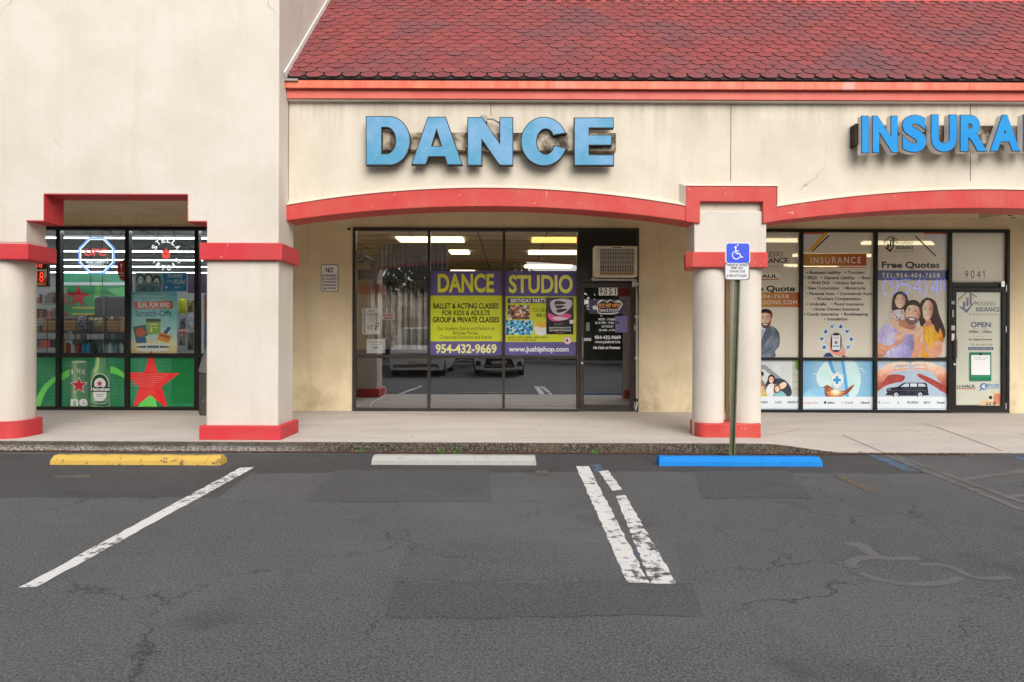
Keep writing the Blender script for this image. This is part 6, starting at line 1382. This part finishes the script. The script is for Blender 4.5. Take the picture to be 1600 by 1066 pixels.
# ------------------------------------------------------------------ disabled parking sign
Ys = 7.60
top, mid, bot = W(1153.5, 382, Ys), W(1150.7, 440, Ys), W(1143.2, 713, Ys)
t = thing("parking_sign", "blue and white disabled parking sign on a leaning green post behind the blue wheel stop", "road sign", (bot[0], Ys, 0))
GP = painted("green_post", (.105, .12, .065), (.19, .19, .13), .6, 5, 60, .5, .1)
m = MB()
def along(u, dx, dy): p = Vector(bot).lerp(Vector(top), u); return (p.x+dx, p.y+dy, p.z)
prof = [(-.033, -.012), (-.020, -.012), (-.014, .016), (.014, .016), (.020, -.012), (.033, -.012), (.033, -.007), (.023, -.007), (.017, .021), (-.017, .021), (-.023, -.007), (-.033, -.007)]
vs = [along(0, x, y) for x, y in prof]+[along(.97, x, y) for x, y in prof]; n = len(prof)
vs = [(x, y, z if i >= n else 0) for i, (x, y, z) in enumerate(vs)]
m.mesh(vs, [(i, (i+1) % n, (i+1) % n+n, i+n) for i in range(n)], GP)
hole = plain("post_hole", (.012, .012, .010), .8)
for i in range(66): p = along(.02+.8*i/66, 0, .0152); m.mesh([(p[0]+.0055*math.cos(k), p[1], p[2]+.0055*math.sin(k)) for k in (i_*1.0472 for i_ in range(6))], [(0, 1, 2, 3, 4, 5)], hole)
m.build("post", t)
Yp = Ys-.03
m = MB(); BLS = plain("sign_blue", (.012, .055, .62), .35); WHS = plain("sign_plate_white", (.62, .63, .64), .35); DKS = plain("plate_edge", (.06, .055, .06), .5)
plate(m, 1133.3, 379, 1172.3, 411.5, Yp, .004, WHS, .03); plate(m, 1135, 380.6, 1171, 411, Yp-.0015, .002, BLS, .028)
q = W(1152.5, 383.5, Yp); m.cyl(0, 0, 0, .004, .008, METAL, n=10); k_ = 10*2
m.v[-k_:] = [(q[0]+x, Yp-.0025-z, q[2]+y) for x, y, z in m.v[-k_:]]; m.build("blue_plate", t)
a = Art(Yp-.0022, .0004)
a.ell(1149.4, 386.5, 1.7, 1.7, "#e8ebf2", 0); a.line([(1149.5, 388), (1150, 396.2), (1155.5, 396.2), (1158.5, 402.6), (1161, 401.6)], 1.5, "#e8ebf2", 0); a.line([(1149.8, 392.3), (1154.5, 392.3)], 1.2, "#e8ebf2", 0)
a.line(ellp(1150.6, 398.5, 6.2, 6.4, -115, -335, 22)[::-1], 1.2, "#e8ebf2", .5); o = a.build("wheelchair_emblem", "", "", parent=t)
m = MB(); plate(m, 1132, 411.2, 1171.5, 437.8, Yp+.001, .004, DKS, .03); plate(m, 1133.5, 411.6, 1170, 436.6, Yp-.0015, .003, WHS, .028); m.build("white_plate", t)
a = Art(Yp-.0022, .0004)
for s, x0, x1, y in (("PARKING BY DISABLED", 1135.8, 1168.5, 414), ("PERMIT ONLY", 1142, 1161.5, 418.8), ("TOW-AWAY ZONE", 1139.5, 1164, 424.2), ("$ FINE UP TO $250", 1135.8, 1166, 431)): a.text(s, x0, y-1.9, x1, y+1.9, "#26282e", .02, 0)
o = a.build("plate_lettering", "", "", parent=t)
# weeds
WEED = plain("weed_leaf", (.10, .26, .03), .6)
for px, n_, lb in ((350+215, 14, "small weed at the kerb left of the grey wheel stop"), (929, 26, "bright green weed at the kerb right of the grey wheel stop"), (690, 16, "small weed at the kerb behind the grey wheel stop"), (715, 30, "tuft of bright green weed at the kerb behind the grey wheel stop"), (1112, 12, "tiny weed at the kerb behind the blue wheel stop")):
    c = W(px, 706, 7.80); m = MB()
    for i in range(n_):
        p = Vector((c[0]+random.gauss(0, .022), 7.80+random.gauss(0, .012), random.uniform(.004, .055))); d = Vector((random.gauss(0, 1), random.gauss(0, 1), random.uniform(.2, 1))).normalized(); s_ = d.cross(Vector((0, 0, 1))).normalized()*random.uniform(.005, .011); L = random.uniform(.015, .034)
        m.face([p, p+d*L*.5+s_, p+d*L, p+d*L*.5-s_], WEED)
        m.face([(p.x, p.y, 0), (p.x+.0015, p.y, 0), p+Vector((.0015, 0, 0)), p], WEED)
    tag(m.build("weed", recalc=False), lb, "weed", "weeds along the kerb")
# ------------------------------------------------------------------ the other side of the car park, seen in the glass
TYRE = plain("tyre_rubber", (.015, .015, .016), .8); CGLASS = plain("car_glass", (.02, .025, .03), .05); CHROME = plain("chrome", (.6, .6, .6), .15, 1.); LENS = plain("headlight_lens", (.55, .58, .6), .1)
def car(x, y, paint, st, wheels, wr, label, name, grille):
    """front faces +Y; stations: (distance from nose, half width, sill, belt, roof or None, roof half width)"""
    t = thing(name, label, "car", (x, y-2.3, 0), "cars parked across the lot")
    m = MB(); vs = []
    for d, w_, zs, zb, zr, rw in st:
        zr_ = zr if zr else zb+.02; rw_ = rw if zr else w_*.9
        for sx in (-1, 1): vs += [(x+sx*w_*.94, y-d, zs), (x+sx*w_, y-d, (zs+zb)/2), (x+sx*w_*.97, y-d, zb), (x+sx*rw_, y-d, zr_)]
    fs, gl = [], []
    for i in range(len(st)-1):
        a, b = 8*i, 8*i+8; gs = (st[i][4] or 0) and (st[i+1][4] or 0); rise = bool(st[i+1][4]) != bool(st[i][4])
        for o in (0, 4): fs += [(a+o, a+o+1, b+o+1, b+o), (a+o+1, a+o+2, b+o+2, b+o+1)]; (gl if gs or rise else fs).append((a+o+2, a+o+3, b+o+3, b+o+2))
        (gl if rise else fs).append((a+3, a+7, b+7, b+3)); fs.append((a, b, b+4, a+4))
    k = 8*(len(st)-1); fs += [(0, 1, 2, 3, 7, 6, 5, 4), (k, k+4, k+5, k+6, k+7, k+3, k+2, k+1)]
    m.mesh(vs, fs, paint); m.build("body", t, smooth=True, bevel=.03)
    m = MB(); m.mesh([(p[0], p[1]+.0, p[2]) for p in vs], gl, CGLASS); b_ = m.build("window_glass", t, recalc=True)
    b_.scale = (1.006, 1.002, 1.004)
    W0 = st[1][1]
    for d in wheels:
        for sx in (-1, 1):
            m = MB(); m.cyl(0, 0, -.11, .11, wr, TYRE, n=24); m.cyl(0, 0, -.115, .115, wr*.64, METAL, n=16); m.v = [(x+sx*(W0-.10)+z, y-d+yy, wr+xx) for xx, yy, z in m.v]; m.build("wheel", t)
    f = y-st[0][0]; zb, zs = st[0][3], st[0][2]
    for sx in (-1, 1):
        m = MB(); m.prism([(x+sx*W0*.95, zb+.0), (x+sx*W0*.52, zb-.06), (x+sx*W0*.56, zb-.20), (x+sx*W0*.96, zb-.13)], f-.22, f+.04, LENS); m.build("headlight", t)
    m = MB()
    for g0 in grille: m.prism([(x+gx*W0, zs+(zb-zs)*gz) for gx, gz in g0], f-.1, f+.02, BLACK)
    m.build("front_grille", t)
    m = MB(); m.prism([(x-.46*W0, zb-.06), (x+.46*W0, zb-.06), (x+.45*W0, zb-.09), (x-.45*W0, zb-.09)], f-.05, f+.03, CHROME); m.prism([(x-.8*W0, zs+.12), (x+.8*W0, zs+.12), (x+.8*W0, zs+.145), (x-.8*W0, zs+.145)], f-.05, f+.03, CHROME); m.build("bright_trim", t)
    m = MB(); m.box(x-.26, x+.26, f-.01, f+.035, zs+.2, zs+.31, plain("bumper_plate", (.55, .55, .52), .4)); m.build("bumper_plate", t)
    for sx in (-1, 1):
        m = MB(); m.box(x+sx*(W0+.02)-.11, x+sx*(W0+.02)+.11, y-1.72, y-1.6, 1.02, 1.18, paint); m.build("wing_mirror", t, bevel=.03)
VAN = [(0, .78, .22, .78, None, 0), (.18, .95, .20, .90, None, 0), (1.0, .98, .20, 1.05, None, 0), (1.9, .99, .20, 1.08, 1.68, .74), (2.4, 1.0, .20, 1.08, 1.75, .78), (4.6, 1.0, .20, 1.08, 1.74, .78), (5.1, .95, .25, 1.05, 1.5, .76)]
SUV = [(0, .72, .24, .80, None, 0), (.2, .88, .20, .92, None, 0), (1.1, .90, .20, 1.0, None, 0), (1.8, .90, .20, 1.02, 1.48, .66), (2.3, .90, .20, 1.02, 1.56, .70), (3.6, .90, .20, 1.02, 1.54, .68), (4.35, .85, .3, 1.0, 1.15, .7)]
SILVER = plain("silver_car_paint", (.80, .78, .75), .35, .0); WHITEC = plain("white_car_paint", (.88, .88, .88), .25); DARKC = plain("dark_car_paint", (.02, .022, .025), .2)
car(-3.35, -1.1, SILVER, VAN, (.95, 4.0), .34, "silver minivan parked across the lot, seen in the studio window", "minivan", [[(-.48, .72), (.48, .72), (.42, .95), (-.42, .95)], [(-.85, .16), (.85, .16), (.8, .34), (-.8, .34)]])
car(-.45, -1.3, WHITEC, SUV, (.85, 3.45), .34, "white compact car with a wide black grille parked beside the minivan", "compact_car", [[(-.62, .12), (.62, .12), (.5, .72), (-.5, .72)], [(-.95, .2), (-.72, .2), (-.72, .5), (-.9, .55)], [(.95, .2), (.72, .2), (.72, .5), (.9, .55)]])
car(-6.3, -1.3, DARKC, SUV, (.85, 3.45), .34, "dark car parked on the far side of the minivan", "compact_car", [[(-.6, .2), (.6, .2), (.5, .7), (-.5, .7)]])
LEAF = painted("leaf_green", (.055, .10, .025), (.09, .13, .03), .8, 3, 20, .6, 0, False); BARK = painted("bark", (.12, .09, .06), (.06, .045, .03), .7, 5, 30, .9, .3)
def tree(x, y, h, rad, n):
    t = thing("leafy_tree", "leafy tree standing beyond the far side of the car park", "tree", (x, y, 0), "trees across the car park")
    m = MB(); m.tube([(x, y, 0), (x+.1, y, h*.3), (x, y+.1, h*.55), (x+.1, y, h*.8)], .16, BARK, 10)
    for i in range(6): an = i*1.05; m.tube([(x, y, h*.4+.05*i), (x+math.cos(an)*rad*.6, y+math.sin(an)*rad*.6, h*.65+.1*i)], .06, BARK, 6)
    m.build("trunk", t, smooth=True); m = MB(); cl = []
    for i in range(16): an = random.uniform(0, 6.28); rr = rad*random.uniform(.2, .95); cl.append((x+rr*math.cos(an), y+rr*math.sin(an), random.uniform(h*.22, h*.95), rad*random.uniform(.28, .5)))
    for i in range(n):
        c = random.choice(cl); d = Vector((random.gauss(0, 1), random.gauss(0, 1), random.gauss(0, .8))).normalized()*c[3]*random.uniform(.55, 1.05); p = Vector(c[:3])+d; u = Vector((random.gauss(0, 1), random.gauss(0, 1), random.gauss(0, 1))).normalized(); v = u.cross(d).normalized(); s = random.uniform(.14, .34)
        m.face([p-u*s, p-v*s*.6, p+u*s, p+v*s*.6], LEAF)
    m.build("crown", t, recalc=False)
for x, y, h, rad in ((-11, -12, 8, 3.2), (-7.2, -13, 8.5, 3.3), (-4.2, -12, 8.0, 3.0), (-1.9, -13.5, 7.6, 2.6), (6.6, -17, 4.6, 2.4), (3.0, -19, 3.6, 2.2), (9.6, -16, 7.0, 2.6), (13, -14, 8, 3), (-14.5, -13, 8, 3), (17, -16, 7, 3)): tree(x, y, h, rad, 3600)
m = MB()
for i in range(9000):
    p = Vector((random.uniform(-25, 25), -17+random.gauss(0, .4), random.uniform(.02, 1.25))); u = Vector((random.gauss(0, 1), random.gauss(0, 1), random.gauss(0, 1))).normalized(); v = u.orthogonal().normalized(); s = random.uniform(.10, .2)
    m.face([p-u*s, p-v*s*.6, p+u*s, p+v*s*.6], LEAF)
m.box(-25, 25, -17.4, -16.6, 0, .95, LEAF)
tag(m.build("hedge", recalc=False), "long clipped hedge bounding the far side of the car park", "hedge")
m = MB(); m.box(-30, 30, -15.6, -14.6, 0, .14, CONCRETE); structure(m.build("far_pavement", origin=(0, 0, 0)))
